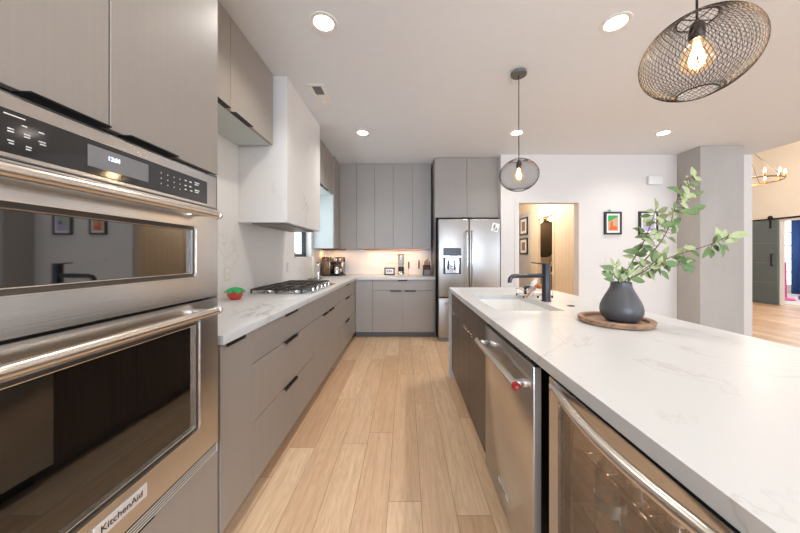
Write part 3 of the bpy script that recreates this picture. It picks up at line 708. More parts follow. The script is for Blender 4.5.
# ------------------------------------------------------------------ island
IY0, IY1, IX0, IX1 = -.15, 2.95, .439, 1.396
r = thing('island_countertop', 'long white veined quartz island top with a waterfall end', 'countertop', (.92, 1.4, .88))
sx0, sx1, sy0, sy1 = .545, .945, 1.70, 2.385
m = MB()
m.box(IX0, sx0, IY0, IY1, .880, .915).box(sx1, IX1, IY0, IY1, .880, .915).box(sx0, sx1, IY0, sy0, .880, .915).box(sx0, sx1, sy1, IY1, .880, .915)
m.build('worktop', M['isltop'], r, smooth=False)
MB().box(IX0, IX1, IY1-.036, IY1, 0, .8798).build('waterfall_end', M['isltop'], r, smooth=False)
# undermount sink
r = thing('kitchen_sink', 'white rectangular undermount sink in the island beside the black faucet', 'sink', ((sx0+sx1)/2, 2.04, .68))
m = MB()
def rr(x0, x1, y0, y1, z, rad=.03, n=5):
    pts = []
    for cx_, cy_, a0 in ((x1-rad, y1-rad, 0), (x0+rad, y1-rad, 90), (x0+rad, y0+rad, 180), (x1-rad, y0+rad, 270)):
        for i in range(n+1):
            t = math.radians(a0+90*i/n); pts.append((cx_+rad*math.cos(t), cy_+rad*math.sin(t), z))
    return pts
lo = [rr(sx0-.012, sx1+.012, sy0-.012, sy1+.012, .8795), rr(sx0-.001, sx1+.001, sy0-.001, sy1+.001, .8795), rr(sx0, sx1, sy0, sy1, .874), rr(sx0+.008, sx1-.008, sy0+.008, sy1-.008, .70), rr(sx0+.03, sx1-.03, sy0+.03, sy1-.03, .685), rr(sx0+.17, sx1-.17, sy0+.3, sy1-.3, .682)]
for i in range(len(lo)-1): m.quadloop(lo[i], lo[i+1])
n_ = len(m.v); k_ = len(lo[0]); m.f.append(list(range(n_-k_, n_))); m.m.append(0)
m.build('basin', M['sink'], r, ang=50)
m = MB().lathe((.745, 2.04, .683), [(.045, 0), (.045, .003), (.02, .003), (.001, .001)], 24); m.build('drain', M['chrome'], r)
IM = M['isl']
cabinet(IF, 'island_cabinet', 'narrow brown island cabinet next to the white waterfall end', 2.53, IY1-.038, Z0, .878, .56,
        [('drawer', 2.53, IY1-.04, .699, .876, None), ('door', 2.53, IY1-.04, Z0, .699, (2.66, 2.80, 'top'))], IM, toe=.085, pullmat=M['chrome'], carc=M['carc'])
r = thing('sink_cabinet', 'brown two-door island cabinet below the sink, next to the dishwasher', 'cabinet', (.74, 2.06, 0))
b = MB(); b.box(.485, 1.02, 1.585, 1.60, Z0, .878).box(.485, 1.02, 2.515, 2.529, Z0, .878).box(.485, 1.02, 1.585, 2.529, Z0, .10).box(1.005, 1.02, 1.585, 2.529, Z0, .878); b.build('body', M['carc'], r, smooth=False)
b = MB(); b.box(.535, 1.02, 1.585, 2.529, 0, Z0); b.build('toe_kick', M['cabdark'], r, smooth=False)
for kd, a, c, d, e, pu in (('panel', 1.585, 2.529, .699, .876, None), ('door', 1.585, 2.09, Z0, .699, (1.93, 2.07)), ('door', 2.09, 2.529, Z0, .699, (2.11, 2.25))):
    m = MB(); IF.b(m, a+.0018, c-.0018, -.02, 0, d+.0018, e-.0018, .0012); dd = m.build(kd, IM, r)
    if pu:
        m = MB(); IF.b(m, pu[0], pu[1], -.019, .016, e-.0016, e+.0012); IF.b(m, pu[0], pu[1], .0125, .0165, e-.014, e+.0012, .0008); m.build('handle', M['chrome'], dd)
r = thing('island_back_panel', 'brown panel closing the seating side of the island', 'panel', (1.06, 1.38, 0))
MB().box(1.03, 1.07, IY0+.03, IY1-.038, 0, .8795, .001).build('panel', IM, r)
r = thing('appliance_gap_shade', 'black panel standing for the dark gap between the dishwasher and the beverage cooler', 'panel', (.7, .93, 0))
MB().box(.492, 1.02, .888, .965, 0, .8795).build('panel', M['bodydk'], r, smooth=False)  # black panel stands for the shade in the open gap
m = MB()
for z in (.70, .30): m.lathe((.491, .935, z), [(.006, 0), (.006, .002), (.001, .002)], 12, 'x')
m.build('screw', M['chrome'], r)
# dishwasher
dy0, dy1, dfx = .979, 1.572, .435
DF = Frame((dfx, 0, 0), (0, 1, 0), (-1, 0, 0))
r = thing('dishwasher', 'stainless steel dishwasher in the island with bar handle', 'dishwasher', (.75, 1.275, 0))
MB().box(.50, 1.02, dy0+.004, dy1-.004, .09, .868).build('tub', M['bodydk'], r, smooth=False)
MB().box(.53, 1.02, dy0+.004, dy1-.004, 0, .088).build('toe_kick', M['black'], r, smooth=False)
m = MB(); DF.b(m, dy0, dy1, -.026, 0, .105, .862, .003, 2); dd = m.build('door', M['steel'], r)
m = MB(); DF.b(m, dy0+.004, dy1-.004, -.025, -.006, .862, .8665, .001); cp = lab(m.build('control_strip', M['black'], dd), 'black control strip along the door top')
m = MB()
for i in range(11): u = dy0+.06+i*.045; DF.b(m, u, u+.012, -.021, -.016, .8665, .8669); DF.b(m, u+.016, u+.020, -.014, -.010, .8665, .8669)
m.build('control_legends', M['white'], dd, smooth=False)
m = MB(); hz_, hn = .787, .052
m.tube([DF.p(1.005, hn, hz_), DF.p(1.545, hn, hz_)], .0142, 20)
for u in (1.03, 1.52): DF.b(m, u-.014, u+.014, 0, hn-.003, hz_-.012, hz_+.010, .004, 2)
hd = m.build('handle', M['satin'], dd)
lab(MB().box(dfx+.003, dfx+.0255, dy0-.0015, dy0, .108, .860).build('door_edge', M['offw2'], dd, smooth=False), 'light grey door edge')
m = MB(); m.lathe(DF.p(1.0055, hn, hz_), [(.0145, 0), (.0145, -.010), (.012, -.013), (.001, -.0132)], 24, 'y'); md = lab(m.build('medallion', M['medal'], dd), 'round red medallion on the handle end')
m = MB(); m.tube([DF.p(.9915, hn, hz_-.005), DF.p(.9915, hn, hz_+.005)], .0013, 6).tube([DF.p(.9915, hn-.005, hz_), DF.p(.9915, hn+.005, hz_)], .0013, 6)
m.lathe(DF.p(.9925, hn, hz_), [(.0065, 0), (.0065, -.001), (.0055, -.001), (.0055, 0)], 20, 'y'); m.build('medallion_emblem', M['chrome'], dd)
m = MB(); DF.b(m, 1.215, 1.345, 0, .003, .194, .210, .001); bd = lab(m.build('badge', M['badge'], dd), 'slim silver name badge')
text_part('badge_lettering', 'KitchenAid', .013, (dfx-.0034, 1.28, .202), ROT_NX, M['badgetxt'], dd)
# beverage cooler
by0, by1, bfx = .272, .882, .440
WF = Frame((bfx, 0, 0), (0, 1, 0), (-1, 0, 0))
r = thing('beverage_cooler', 'glass-door beverage cooler with bowed steel handle under the island top', 'wine cooler', (.74, .577, 0))
m = MB(); m.box(1.0, 1.02, by0, by1, .02, .872).box(.50, 1.0, by0, by0+.02, .02, .872).box(.50, 1.0, by1-.02, by1, .02, .872).box(.50, 1.0, by0, by1, .02, .10).box(.50, 1.0, by0, by1, .85, .872)
m.build('body', M['liner'], r, smooth=False)
m = MB(); g0, g1, gz0, gz1 = by0+.05, by1-.05, .165, .828
WF.b(m, by0, g0, -.045, 0, .105, .872); WF.b(m, g1, by1, -.045, 0, .105, .872); WF.b(m, g0, g1, -.045, 0, .105, gz0); WF.b(m, g0, g1, -.045, 0, gz1, .872)
bd = m.build('door', M['steel'], r, smooth=False)
m = MB(); WF.b(m, g0, g1, -.012, -.008, gz0, gz1); m.build('window', M['cooler'], bd, smooth=False)
m = MB()
for q in ((g0, g0+.012, gz0, gz1), (g1-.012, g1, gz0, gz1), (g0, g1, gz0, gz0+.012), (g0, g1, gz1-.012, gz1)): WF.b(m, q[0], q[1], -.03, -.013, q[2], q[3])
m.build('gasket', M['black'], bd, smooth=False)
pts = []
for i in range(25):
    t = i/24; u = by1-.03+(by0+.03-by1+.03)*t; pts.append(WF.p(u, .003+.036*math.sin(PI*t), .855))
m = MB(); m.tube(pts, .0125, 16); m.build('handle', M['satin'], bd)
for i, z in enumerate((.30, .50, .67)):
    m = MB()
    for k in range(14): y = by0+.04+k*.04; m.tube([(.52, y, z), (.98, y, z)], .002, 6)
    m.tube([(.52, by0+.03, z), (.52, by1-.03, z)], .004, 6).tube([(.98, by0+.03, z), (.98, by1-.03, z)], .004, 6); m.build('shelf', M['chrome'], r)
lt = bpy.data.lights.new('cooler_fill', 'AREA'); lt.size = .4; lt.size_y = .1; lt.shape = 'RECTANGLE'; lt.energy = 10; lt.color = lin((255, 225, 200))  # fill light added inside the cooler so its bottles show
lo_ = bpy.data.objects.new('cooler_fill', lt); C.objects.link(lo_); lo_.location = (.72, .577, .845)
bot = None
spots = [(.547, .77-.095*i, z) for z, cnt in ((.504, 5),) for i in range(cnt)]
names = ['farthest from the camera', 'second from the far end', 'in the middle of the row', 'second from the near end', 'nearest the camera']
for i, (x, y, z) in enumerate(spots):
    lb = 'clear crinkled water bottle on the cooler shelf, ' + names[i]
    if bot is None:
        bot = thing('water_bottle', lb, 'bottle', (x, y, z), 'bottles inside the beverage cooler')
        prof = [(.032, 0), (.036, .005)] + [(.036-.0035*(k % 2), .014+k*.0155) for k in range(9)] + [(.034, .16), (.017, .19), (.0135, .20)]
        MB().lathe((x, y, z), prof, 20).build('bottle_body', M['plasticclear'], bot)
        MB().lathe((x, y, z+.20), [(.0145, 0), (.0135, .014), (.001, .0145)], 16).build('cap', M['bottlecap'], bot)
        MB().lathe((x, y, z+.06), [(.0367, 0), (.0367, .035)], 20, caps=False).build('wrap', M['label'], bot)
    else: dup(bot, (x, y, z), lb)

# ------------------------------------------------------------------ faucet, caddy, hole cover
fx, fy_ = 1.006, 2.06
r = thing('kitchen_faucet', 'gunmetal kitchen faucet with straight pull-out spout beside the island sink', 'faucet', (fx, fy_, .915))
m = MB().lathe((fx, fy_, .915), [(.034, 0), (.034, .006), (.029, .010), (.0285, .268), (.0265, .272), (.001, .272)], 32); m.build('body', M['faucet'], r)
zs = 1.100
m = MB().tube([(fx-.02, fy_, zs), (fx-.225, fy_, zs-.004), (fx-.247, fy_, zs-.010), (fx-.258, fy_, zs-.024), (fx-.262, fy_, zs-.045)], [.0155, .0155, .0155, .0155, .0145], 18)
m.lathe((fx-.115, fy_, zs-.002), [(.0165, -.003), (.0165, .003)], 18, 'x'); m.build('spout', M['faucet'], r)
m = MB().tube([(fx-.262, fy_, zs-.045), (fx-.2625, fy_, zs-.052)], .013, 16); m.build('spray_head', M['black'], r)
m = MB().tube([(fx-.005, fy_, 1.181), (fx-.108, fy_, 1.192)], [.0055, .0042], 12); m.build('lever', M['faucet'], r)
q = P(571, 306, 1.864)
m = MB().lathe((1.07, 1.864, .915), [(.024, 0), (.024, .003), (.020, .005), (.001, .0052)], 28)
tag(m.build('air_switch', M['faucet'], loc=(1.07, 1.864, .915)), 'small round dark button cover set in the island top', 'switch')
r = thing('sink_caddy', 'chrome wire caddy holding soap and brush behind the faucet', 'caddy', (1.02, 2.30, .915))
m = MB()
x0, x1, y0, y1 = .905, 1.135, 2.22, 2.36
for z in (.93, .975): m.tube([(x0, y0, z), (x1, y0, z), (x1, y1, z), (x0, y1, z)], .003, 8, closed=True)
for k in range(9): x = x0+(x1-x0)*k/8; m.tube([(x, y0, .93), (x, y1, .93)], .002, 6)
for x, y in ((x0, y0), (x1, y0), (x1, y1), (x0, y1)): m.tube([(x, y, .927), (x, y, .98)], .003, 8)
m.build('wire_basket', M['chrome'], r)
m = MB()
for x, y in ((x0+.005, y0), (x1-.005, y0), (x1-.005, y1), (x0+.005, y1), ((x0+x1)/2, y0)): m.lathe((x, y, .9155), [(.007, 0), (.007, .014), (.004, .018)], 12)
m.build('rubber_foot', M['black'], r)
r = thing('soap_bottle', 'white squeeze bottle leaning in the wire sink caddy', 'bottle', (1.0, 2.28, .935))
m = MB().tube([(.985, 2.28, .937), (1.005, 2.28, .985), (1.022, 2.28, 1.03), (1.028, 2.28, 1.045)], [.024, .026, .022, .012], 18); m.build('bottle_body', M['white'], r)
m = MB().tube([(1.028, 2.28, 1.045), (1.034, 2.28, 1.066)], .013, 14); m.build('cap', M['white'], r)
m = MB().tube([(.999, 2.28, .972), (1.009, 2.28, .995)], .0268, 18); m.build('bottle_label', M['label'], r)
r = thing('dish_brush', 'wooden-handled dish brush lying slanted across the sink caddy', 'brush', (.98, 2.24, .93))
m = MB().tube([(.925, 2.20, .925), (.96, 2.215, .958), (1.0, 2.235, .997), (1.035, 2.25, 1.02)], [.005, .006, .006, .008], 12); m.build('brush_handle', M['orangewood'], r)
m = MB().lathe((1.045, 2.25, .985), [(.020, 0), (.024, .008), (.024, .028), (.012, .036), (.001, .037)], 20); m.build('brush_head', M['orangewood'], r)
m = MB(); m.box(.935, .975, 2.265, 2.305, .982, .990, .003).box(.95, .985, 2.27, 2.31, .992, 1.0, .003).box(.942, .958, 2.28, 2.295, .935, .983)
tag(m.build('scrub_pad', M['black'], loc=(.96, 2.285, .935)), 'black scrubbing pad on the caddy beside the white bottle', 'scrubber')

# ------------------------------------------------------------------ vase, tray, branches
tx, ty_ = 1.018, 1.40
r = thing('serving_tray', 'round wooden tray with raised rim holding the grey vase', 'tray', (tx, ty_, .915))
m = MB().lathe((tx, ty_, .9153), [(.14, 0), (.153, .004), (.158, .022), (.154, .026), (.136, .026), (.131, .022), (.128, .010), (.001, .010)], 56); m.build('tray_body', M['traywood'], r)
vx, vy, vz = 1.038, 1.385, .9258
r = thing('vase', 'charcoal grey teardrop ceramic vase on the wooden tray', 'vase', (vx, vy, vz))
prof = [(.045, 0), (.062, .005), (.078, .020), (.087, .042), (.0885, .060), (.085, .080), (.076, .104), (.064, .128), (.053, .148), (.045, .166), (.0425, .182), (.043, .190), (.040, .190), (.038, .180), (.041, .160), (.055, .12), (.075, .07), (.04, .02), (.001, .018)]
MB().lathe((vx, vy, vz), prof, 48).build('vase_body', M['vase'], r, ang=60)
m = MB().box(-.012, .03, -.008, .008, 0, .006, .002)
bo = m.build('sponge_tab', M['bluep']); bo.location = (.945, 1.335, .926); tag(bo, 'small bright blue tag lying on the wooden tray', 'tag')
def leaf(mb, base, d, up, ln, wd):
    d = Vector(d).normalized(); up = Vector(up); s_ = d.cross(up)
    if s_.length < .1: s_ = d.cross(Vector((1, 0, 0)))
    s_.normalize(); n_ = s_.cross(d); base = Vector(base); vs = []; fs = []
    prof = [(0, .06), (.12, .45), (.3, .9), (.5, 1.0), (.7, .78), (.88, .38), (1, .03)]
    for t, w_ in prof:
        c = base+d*ln*t-n_*ln*.22*t*t
        for s2 in (-1, 0, 1): vs.append(c+s_*s2*w_*wd/2+n_*(abs(s2)*.14*wd*w_))
    for i in range(len(prof)-1):
        for j in (0, 1): fs.append((i*3+j, i*3+j+1, (i+1)*3+j+1, (i+1)*3+j))
    mb.add(vs, fs)
def branch(label_, pts, leaves, seed, dens=1.0, r0=.0035):
    random.seed(seed)
    W = [P(px, py, Y) for px, py, Y in pts]
    leaves = list(leaves)+[(a+random.uniform(-5, 5), b_+random.uniform(-5, 5), c_+random.uniform(-.03, .03), d_+random.uniform(-.6, .6), e_+random.uniform(-.5, .5), f_*random.uniform(.7, .95), random.choice((0, 0, 1))) for a, b_, c_, d_, e_, f_, g_ in leaves if random.random() < .55]
    root = Vector((vx+random.uniform(-.02, .02), vy+random.uniform(-.02, .02), vz+.05))
    r = thing('leafy_branch', label_, 'branch', root, 'green branches standing in the grey vase')
    # smooth path
    path = [root]+W; sm = []
    for i in range(len(path)-1):
        p0 = path[max(i-1, 0)]; p1 = path[i]; p2 = path[i+1]; p3 = path[min(i+2, len(path)-1)]
        for k in range(6):
            t = k/6; sm.append(.5*((2*p1)+(-p0+p2)*t+(2*p0-5*p1+4*p2-p3)*t*t+(-p0+3*p1-3*p2+p3)*t**3))
    sm.append(path[-1])
    MB().tube(sm, [r0*(1-.7*i/len(sm)) for i in range(len(sm))], 7).build('stem', M['stem'], r)
    m = MB(); lst = []
    for px, py, Y, dx, dz, ln, k in leaves:
        lst.append((P(px, py, Y), Vector((dx, random.uniform(-.4, .4), dz)), ln*1.22, k))
    # twig stalks from stem to each leaf
    st = MB()
    for b_, d, ln, k in lst:
        near = min(sm, key=lambda q: (q-b_).length)
        if (near-b_).length > .004: st.tube([near, (near+b_)/2+Vector((0, 0, .004)), b_], .0011, 5)
        m.mat(k); leaf(m, b_, d, (random.uniform(-.3, .3), -1, random.uniform(.1, .6)), ln, ln*random.uniform(.40, .5))
    m.build('foliage', [M['leafp'], M['leafd']], r, ang=70)
    if st.v: st.build('leaf_stalks', M['stem'], r)
    return r
# (px, py, depth, direction x, direction z, length, pale/dark)
branch('tall branch in the vase arching highest, its tip against the grey column',
  [(624, 283, 1.385), (643, 262, 1.38), (660, 243, 1.37), (671, 222, 1.36), (677, 200, 1.35), (682, 182, 1.34), (691, 177, 1.34)],
  [(693,178,1.34,.0,1,.045,0),(695,180,1.34,1,.35,.052,0),(685,177,1.34,1,-.05,.05,0),(684,181,1.34,.9,-.55,.05,0),(689,186,1.34,1,-.25,.045,0),(682,186,1.33,.7,-.7,.055,0),
   (682,195,1.33,1,-.1,.05,0),(681,192,1.34,.1,-1,.05,0),(680,191,1.34,-1,.5,.045,1),(679,198,1.33,.9,.1,.045,1),(688,196,1.34,1,.15,.05,0),(680,203,1.33,.8,-.45,.05,0),
   (685,211,1.34,.35,.95,.04,1),(691,210,1.34,1,.35,.055,1),(679,211,1.33,1,-.1,.055,1),(686,214,1.34,1,.15,.045,1),(674,209,1.34,-.1,.9,.03,1),
   (672,222,1.35,-.8,-.3,.055,1),(668,216,1.36,.9,.5,.05,0),(671,226,1.36,.6,.6,.05,1),(664,226,1.36,-.6,.7,.05,0),(672,234,1.37,.4,.8,.04,1),(661,233,1.37,-.7,-.4,.045,0),(668,238,1.37,.6,-.2,.05,1),(660,242,1.37,.9,.1,.05,0),(655,246,1.38,-.6,.6,.05,0),(650,252,1.38,.9,-.3,.05,0)], 1)
branch('upright branch in the vase, pale leaves in front of the lilac picture',
  [(622, 283, 1.40), (632, 262, 1.42), (643, 243, 1.43), (650, 226, 1.44), (655, 212, 1.44), (656, 203, 1.44)],
  [(656,210,1.44,0,1,.05,0),(657,213,1.44,.9,.5,.05,0),(655,212,1.44,-1,.15,.045,0),(655,220,1.44,.9,.45,.055,0),(652,222,1.44,-.7,-.3,.04,0),(652,226,1.44,-.9,.5,.05,0),(652,230,1.44,1,-.1,.05,0),
   (645,232,1.43,-1,.4,.05,1),(641,236,1.43,-.2,1,.04,1),(644,240,1.43,.8,.6,.055,0),(641,243,1.43,-.2,-.8,.04,1),(644,246,1.43,-.8,-.1,.04,1),(643,248,1.42,.9,-.2,.055,0),(640,252,1.42,-1,.1,.06,1),(647,238,1.43,1,-.4,.05,0),(638,255,1.42,.6,.5,.06,1),(636,258,1.42,-.9,.3,.045,0),(638,262,1.42,1,0,.05,0),(650,236,1.43,-.9,.0,.05,0)], 2)
branch('long low branch in the vase reaching right over the column',
  [(626, 284, 1.36), (643, 272, 1.32), (664, 260, 1.28), (686, 252, 1.24), (706, 246, 1.2), (722, 239, 1.18), (730, 235, 1.17)],
  [(728,237,1.17,1,.3,.062,0),(719,240,1.18,-.1,1,.045,0),(722,238,1.18,.6,.9,.04,0),(722,239,1.18,1,-.05,.05,0),(712,243,1.19,.7,.6,.045,0),(709,246,1.2,-.2,-.9,.045,1),(719,243,1.19,.15,-1,.05,1),(721,246,1.19,1,-.3,.05,1),(712,245,1.2,.6,-.4,.04,1),
   (697,249,1.22,-.8,.2,.04,0),(690,251,1.23,.9,-.4,.04,1),(684,253,1.24,.5,.6,.045,0),(676,256,1.26,.7,.6,.05,0),(672,258,1.27,1,-.1,.055,1),(680,262,1.26,.9,.2,.05,1),(668,262,1.28,.4,-.9,.045,1),(664,264,1.28,1,-.35,.075,1),(680,265,1.26,1,-.15,.055,1),(660,262,1.29,.5,.8,.045,1),(655,266,1.30,.6,-.6,.055,1),(650,268,1.3,.9,.4,.055,0),(653,262,1.3,.3,.9,.04,1),(686,262,1.25,.8,.1,.03,0)], 3)
branch('short branch of small pale leaves spilling to the left of the vase mouth',
  [(620, 284, 1.38), (615, 276, 1.37), (612, 268, 1.36), (618, 262, 1.36)],
  [(617,268,1.36,.35,1,.04,0),(614,270,1.36,-.9,.4,.05,0),(616,272,1.36,-.2,.4,.03,0),(616,273,1.36,1,.2,.05,0),(613,275,1.36,-.9,.35,.045,1),(614,280,1.35,-1,.15,.045,1),(619,279,1.35,-.4,.6,.04,0),(622,277,1.35,.7,.6,.05,0),(625,280,1.35,.9,.1,.05,0),(618,280,1.35,.2,.8,.03,1),(624,276,1.36,.0,1,.04,1),(610,272,1.36,-.7,.5,.04,0)], 4)
branch('middle branch of dense leaves just above the vase mouth',
  [(627, 283, 1.36), (640, 272, 1.35), (652, 264, 1.33), (662, 256, 1.32)],
  [(630,279,1.34,.9,-.1,.055,1),(633,277,1.34,.5,.6,.05,0),(638,273,1.34,1,.1,.055,0),(640,270,1.34,.5,.8,.05,0),(645,267,1.34,-.4,.8,.045,0),(648,266,1.33,1,-.1,.055,0),(652,262,1.33,.1,1,.05,1),(642,272,1.34,.9,-.4,.055,0),(648,270,1.33,.6,-.8,.05,0),(657,260,1.32,.7,.6,.05,0),(660,262,1.32,.8,-.6,.05,1),(634,272,1.34,-.2,.9,.045,0),(628,276,1.34,-.3,.9,.04,1),(655,268,1.32,.2,-.9,.045,0),(661,256,1.32,.6,.9,.045,0)], 5)

# ------------------------------------------------------------------ pendants
def lattice(m, c, R, Hh, r_open, strands, turn, rad, nseg=18, bulge=2.0):
    t0 = math.asin(min(1, r_open/R))
    for sgn in (1, -1):
        for k in range(strands):
            pts = []
            for i in range(nseg+1):
                t = t0+(PI-2*t0)*i/nseg; a = 2*PI*k/strands+sgn*turn*i/nseg
                rr_ = R*math.sin(t); z = Hh*math.cos(t)/math.cos(t0)
                pts.append((c[0]+rr_*math.cos(a), c[1]+rr_*math.sin(a), c[2]+z))
            m.tube(pts, rad, 4, caps=False)
def pendant(x, y, z, label_):
    r = thing('pendant_light', label_, 'pendant lamp', (x, y, z), 'black wire-mesh pendants over the island')
    R, Hh, ro = .153, .122, .051
    m = MB(); lattice(m, (x, y, z), R, Hh, ro, 64, 1.35, .0007)
    for s_ in (1, -1):
        m.tube([(x+ro*math.cos(2*PI*k/32), y+ro*math.sin(2*PI*k/32), z+s_*Hh) for k in range(32)], .0022, 8, closed=True)
    for a in (0, PI/2): m.tube([(x-ro*math.cos(a), y-ro*math.sin(a), z+Hh), (x+ro*math.cos(a), y+ro*math.sin(a), z+Hh)], .0018, 6)
    for k in range(6):
        o_ = (-.055+.022*k); hl = math.sqrt(max(ro*ro-o_*o_, 0)); m.tube([(x+o_, y-hl, z-Hh), (x+o_, y+hl, z-Hh)], .0009, 4)
    m.build('lamp_shade', M['wire'], r)
    m = MB(); m.lathe((x, y, z+.055), [(.019, 0), (.021, .006), (.021, .045), (.012, .06), (.006, .066)], 20); so = m.build('socket', M['socket'], r)
    m = MB(); m.tube([(x, y, z+.11), (x, y, CH-.02)], .0035, 8); m.build('cord', M['wire'], r)
    m = MB(); m.lathe((x, y, CH-.0225), [(.001, 0), (.012, 0), (.060, .004), (.062, .007), (.062, .022)], 36); m.build('canopy', M['canopygrey'], r)
    m = MB(); m.lathe((x, y, z-.055), [(.001, 0), (.018, .003), (.034, .014), (.044, .030), (.046, .048), (.041, .068), (.029, .088), (.018, .102), (.0135, .118)], 28); m.build('bulb', M['bulb'], r)
    m = MB()
    for k in range(6):
        a = PI*2*k/6; m.tube([(x+.006*math.cos(a), y+.006*math.sin(a), z+.05), (x+.017*math.cos(a), y+.017*math.sin(a), z-.005), (x+.012*math.cos(a+.5), y+.012*math.sin(a+.5), z-.03)], .0014, 5)
    m.build('filament', M['filament'], r)
    return r
def lamp(x, y, z, e, col=(255, 190, 120), rad=.03):
    l = bpy.data.lights.new('lamp_or_fill', 'POINT'); l.energy = e; l.color = lin(col); l.shadow_soft_size = rad
    o = bpy.data.objects.new('lamp_or_fill', l); C.objects.link(o); o.location = (x, y, z)
p1 = pendant(.973, .960, 1.908, 'black wire-mesh pendant hanging near the camera over the island cooler')
dup(p1, (.920, 2.340, 1.898), 'black wire-mesh pendant hanging over the sink end of the island, farther away')
for PX_, y, z in ((.973, .96, 1.915), (.92, 2.34, 1.90)): lamp(PX_, y, z-.005, 1.8, (255, 232, 200), .022)

# ------------------------------------------------------------------ ceiling downlights and vent
dl = [(-.53, 1.847, 'recessed ceiling light nearest the camera above the left counter aisle'),
      (1.35, 1.847, 'recessed ceiling light nearest the camera, above the island between pendants'),
      (-.53, 3.51, 'recessed ceiling light beyond the air vent, toward the back cabinets'),
      (1.35, 3.51, 'recessed ceiling light seen behind the far pendant cord'),
      (3.15, 3.51, 'recessed ceiling light near the grey column')]
seen = {(a_[0], a_[1]): a_[2] for a_ in dl}
first = None
for x in LX:
    for y in LY:
        lb = seen.get((x, y))
        if lb is None: lb = 'recessed ceiling light %s, out of the picture' % {(-.53, .1): 'above the oven aisle', (1.35, .1): 'above the near end of the island', (3.15, .1): 'beside the island seating side', (3.15, 1.847): 'over the seating side of the island',
              (-.53, -1.6): 'behind the camera in the aisle', (1.35, -1.6): 'behind the camera past the island end', (3.15, -1.6): 'behind the camera on the seating side', (-.53, -3.3): 'near the glazed doors, aisle side', (1.35, -3.3): 'near the middle of the glazed doors', (3.15, -3.3): 'near the glazed doors, seating side'}[(x, y)]
        if first is None:
            first = thing('recessed_light', lb, 'ceiling light', (x, y, CH), 'recessed ceiling lights')
            m = MB(); m.lathe((x, y, CH-.005), [(.089, .0045), (.088, .001), (.080, 0), (.064, .001), (.060, .004)], 40, caps=False); m.build('trim_ring', M['white'], first)
            m = MB(); m.lathe((x, y, CH), [(.060, -.001), (.058, .01), (.046, .05)], 40, caps=False); m.build('baffle', M['white'], first)
            m = MB(); m.lathe((x, y, CH+.050), [(.047, 0), (.001, 0)], 40, caps=False); m.build('lens', M['downlight'], first)
        else: dup(first, (x, y, CH), lb)
        l = bpy.data.lights.new('downlight_lamp', 'AREA'); l.shape = 'DISK'; l.size = .08; l.energy = 12.5; l.color = lin((253, 248, 241))
        o = bpy.data.objects.new('downlight_lamp', l); C.objects.link(o); o.location = (x, y, CH+.046)
r = thing('ceiling_vent', 'white rectangular air register in the ceiling beside the hood', 'vent', (-.79, 2.66, CH))
m = MB(); vx0, vx1, vy0, vy1 = -.862, -.722, 2.50, 2.83
for q in ((vx0, vx1, vy0, vy0+.03), (vx0, vx1, vy1-.03, vy1), (vx0, vx0+.03, vy0+.03, vy1-.03), (vx1-.03, vx1, vy0+.03, vy1-.03)): m.box(q[0], q[1], q[2], q[3], CH-.006, CH-.0003)
m.build('frame', M['white'], r)
m = MB()
for i in range(8): y = vy0+.034+i*.0165; m.box(vx0+.03, vx1-.03, y, y+.007, CH-.005, CH-.001)
for i in range(5): x = vx0+.040+i*.015; m.box(x, x+.003, vy0+.03, vy0+.165, CH-.0055, CH-.001)
m.build('slats', M['grey'], r, smooth=False)
MB().box(vx0+.03, vx1-.03, vy0+.166, vy1-.03, CH-.005, CH-.001).box(vx0+.06, vx1-.06, vy1-.05, vy1-.02, CH-.016, CH-.005, .002).build('damper_plate', M['white'], r)
MB().box(vx0+.03, vx1-.03, vy0+.03, vy1-.03, CH-.0015, CH-.0005).build('duct_opening', M['grey'], r, smooth=False)

# ------------------------------------------------------------------ items on the left and back counters
q = (-1.275, 2.14)
r = thing('strawberry_jar', 'red strawberry-shaped jar with frilly green lid on the counter by the oven', 'jar', (q[0], q[1], .9155))
MB().lathe((*q, .9158), [(.030, 0), (.038, .006), (.050, .03), (.055, .052), (.05, .060)], 28).build('jar_body', M['red'], r)
m = MB(); n = 48; vs = [(q[0], q[1], 1.008)]; rings = [(.025, 1.004), (.05, .992), (.068, .974)]
for ri, (rad, z) in enumerate(rings):
    for k in range(n):
        a = 2*PI*k/n; f_ = 1+.09*ri*math.cos(a*8)/2; vs.append((q[0]+rad*f_*math.cos(a), q[1]+rad*f_*math.sin(a), z-.004*ri*math.cos(a*8)))
fs = [(0, 1+k, 1+(k+1) % n) for k in range(n)]
for ri in range(2):
    for k in range(n): fs.append((1+ri*n+k, 1+(ri+1)*n+k, 1+(ri+1)*n+(k+1) % n, 1+ri*n+(k+1) % n))
m.add(vs, fs); m.lathe((q[0], q[1], .972), [(.052, 0), (.045, .02), (.001, .02)], 24); m.build('lid', M['grn'], r, ang=80)
# outlets on the stone
for y, z, lb in ((2.24, 1.10, 'pale outlet on the stone splashback above the strawberry jar'), (3.40, 1.105, 'pale outlet on the stone splashback left of the slot window')):
    r = thing('wall_outlet', lb, 'outlet', (WX+.003, y, z)); m = MB().box(WX+.0025, WX+.008, y-.036, y+.036, z-.058, z+.058, .002); m.build('cover_plate', M['terra'], r)
    m = MB()
    for dz_ in (-.022, .022): m.box(WX+.008, WX+.0105, y-.017, y+.017, z+dz_-.014, z+dz_+.014, .002)
    m.build('socket', M['white'], r)
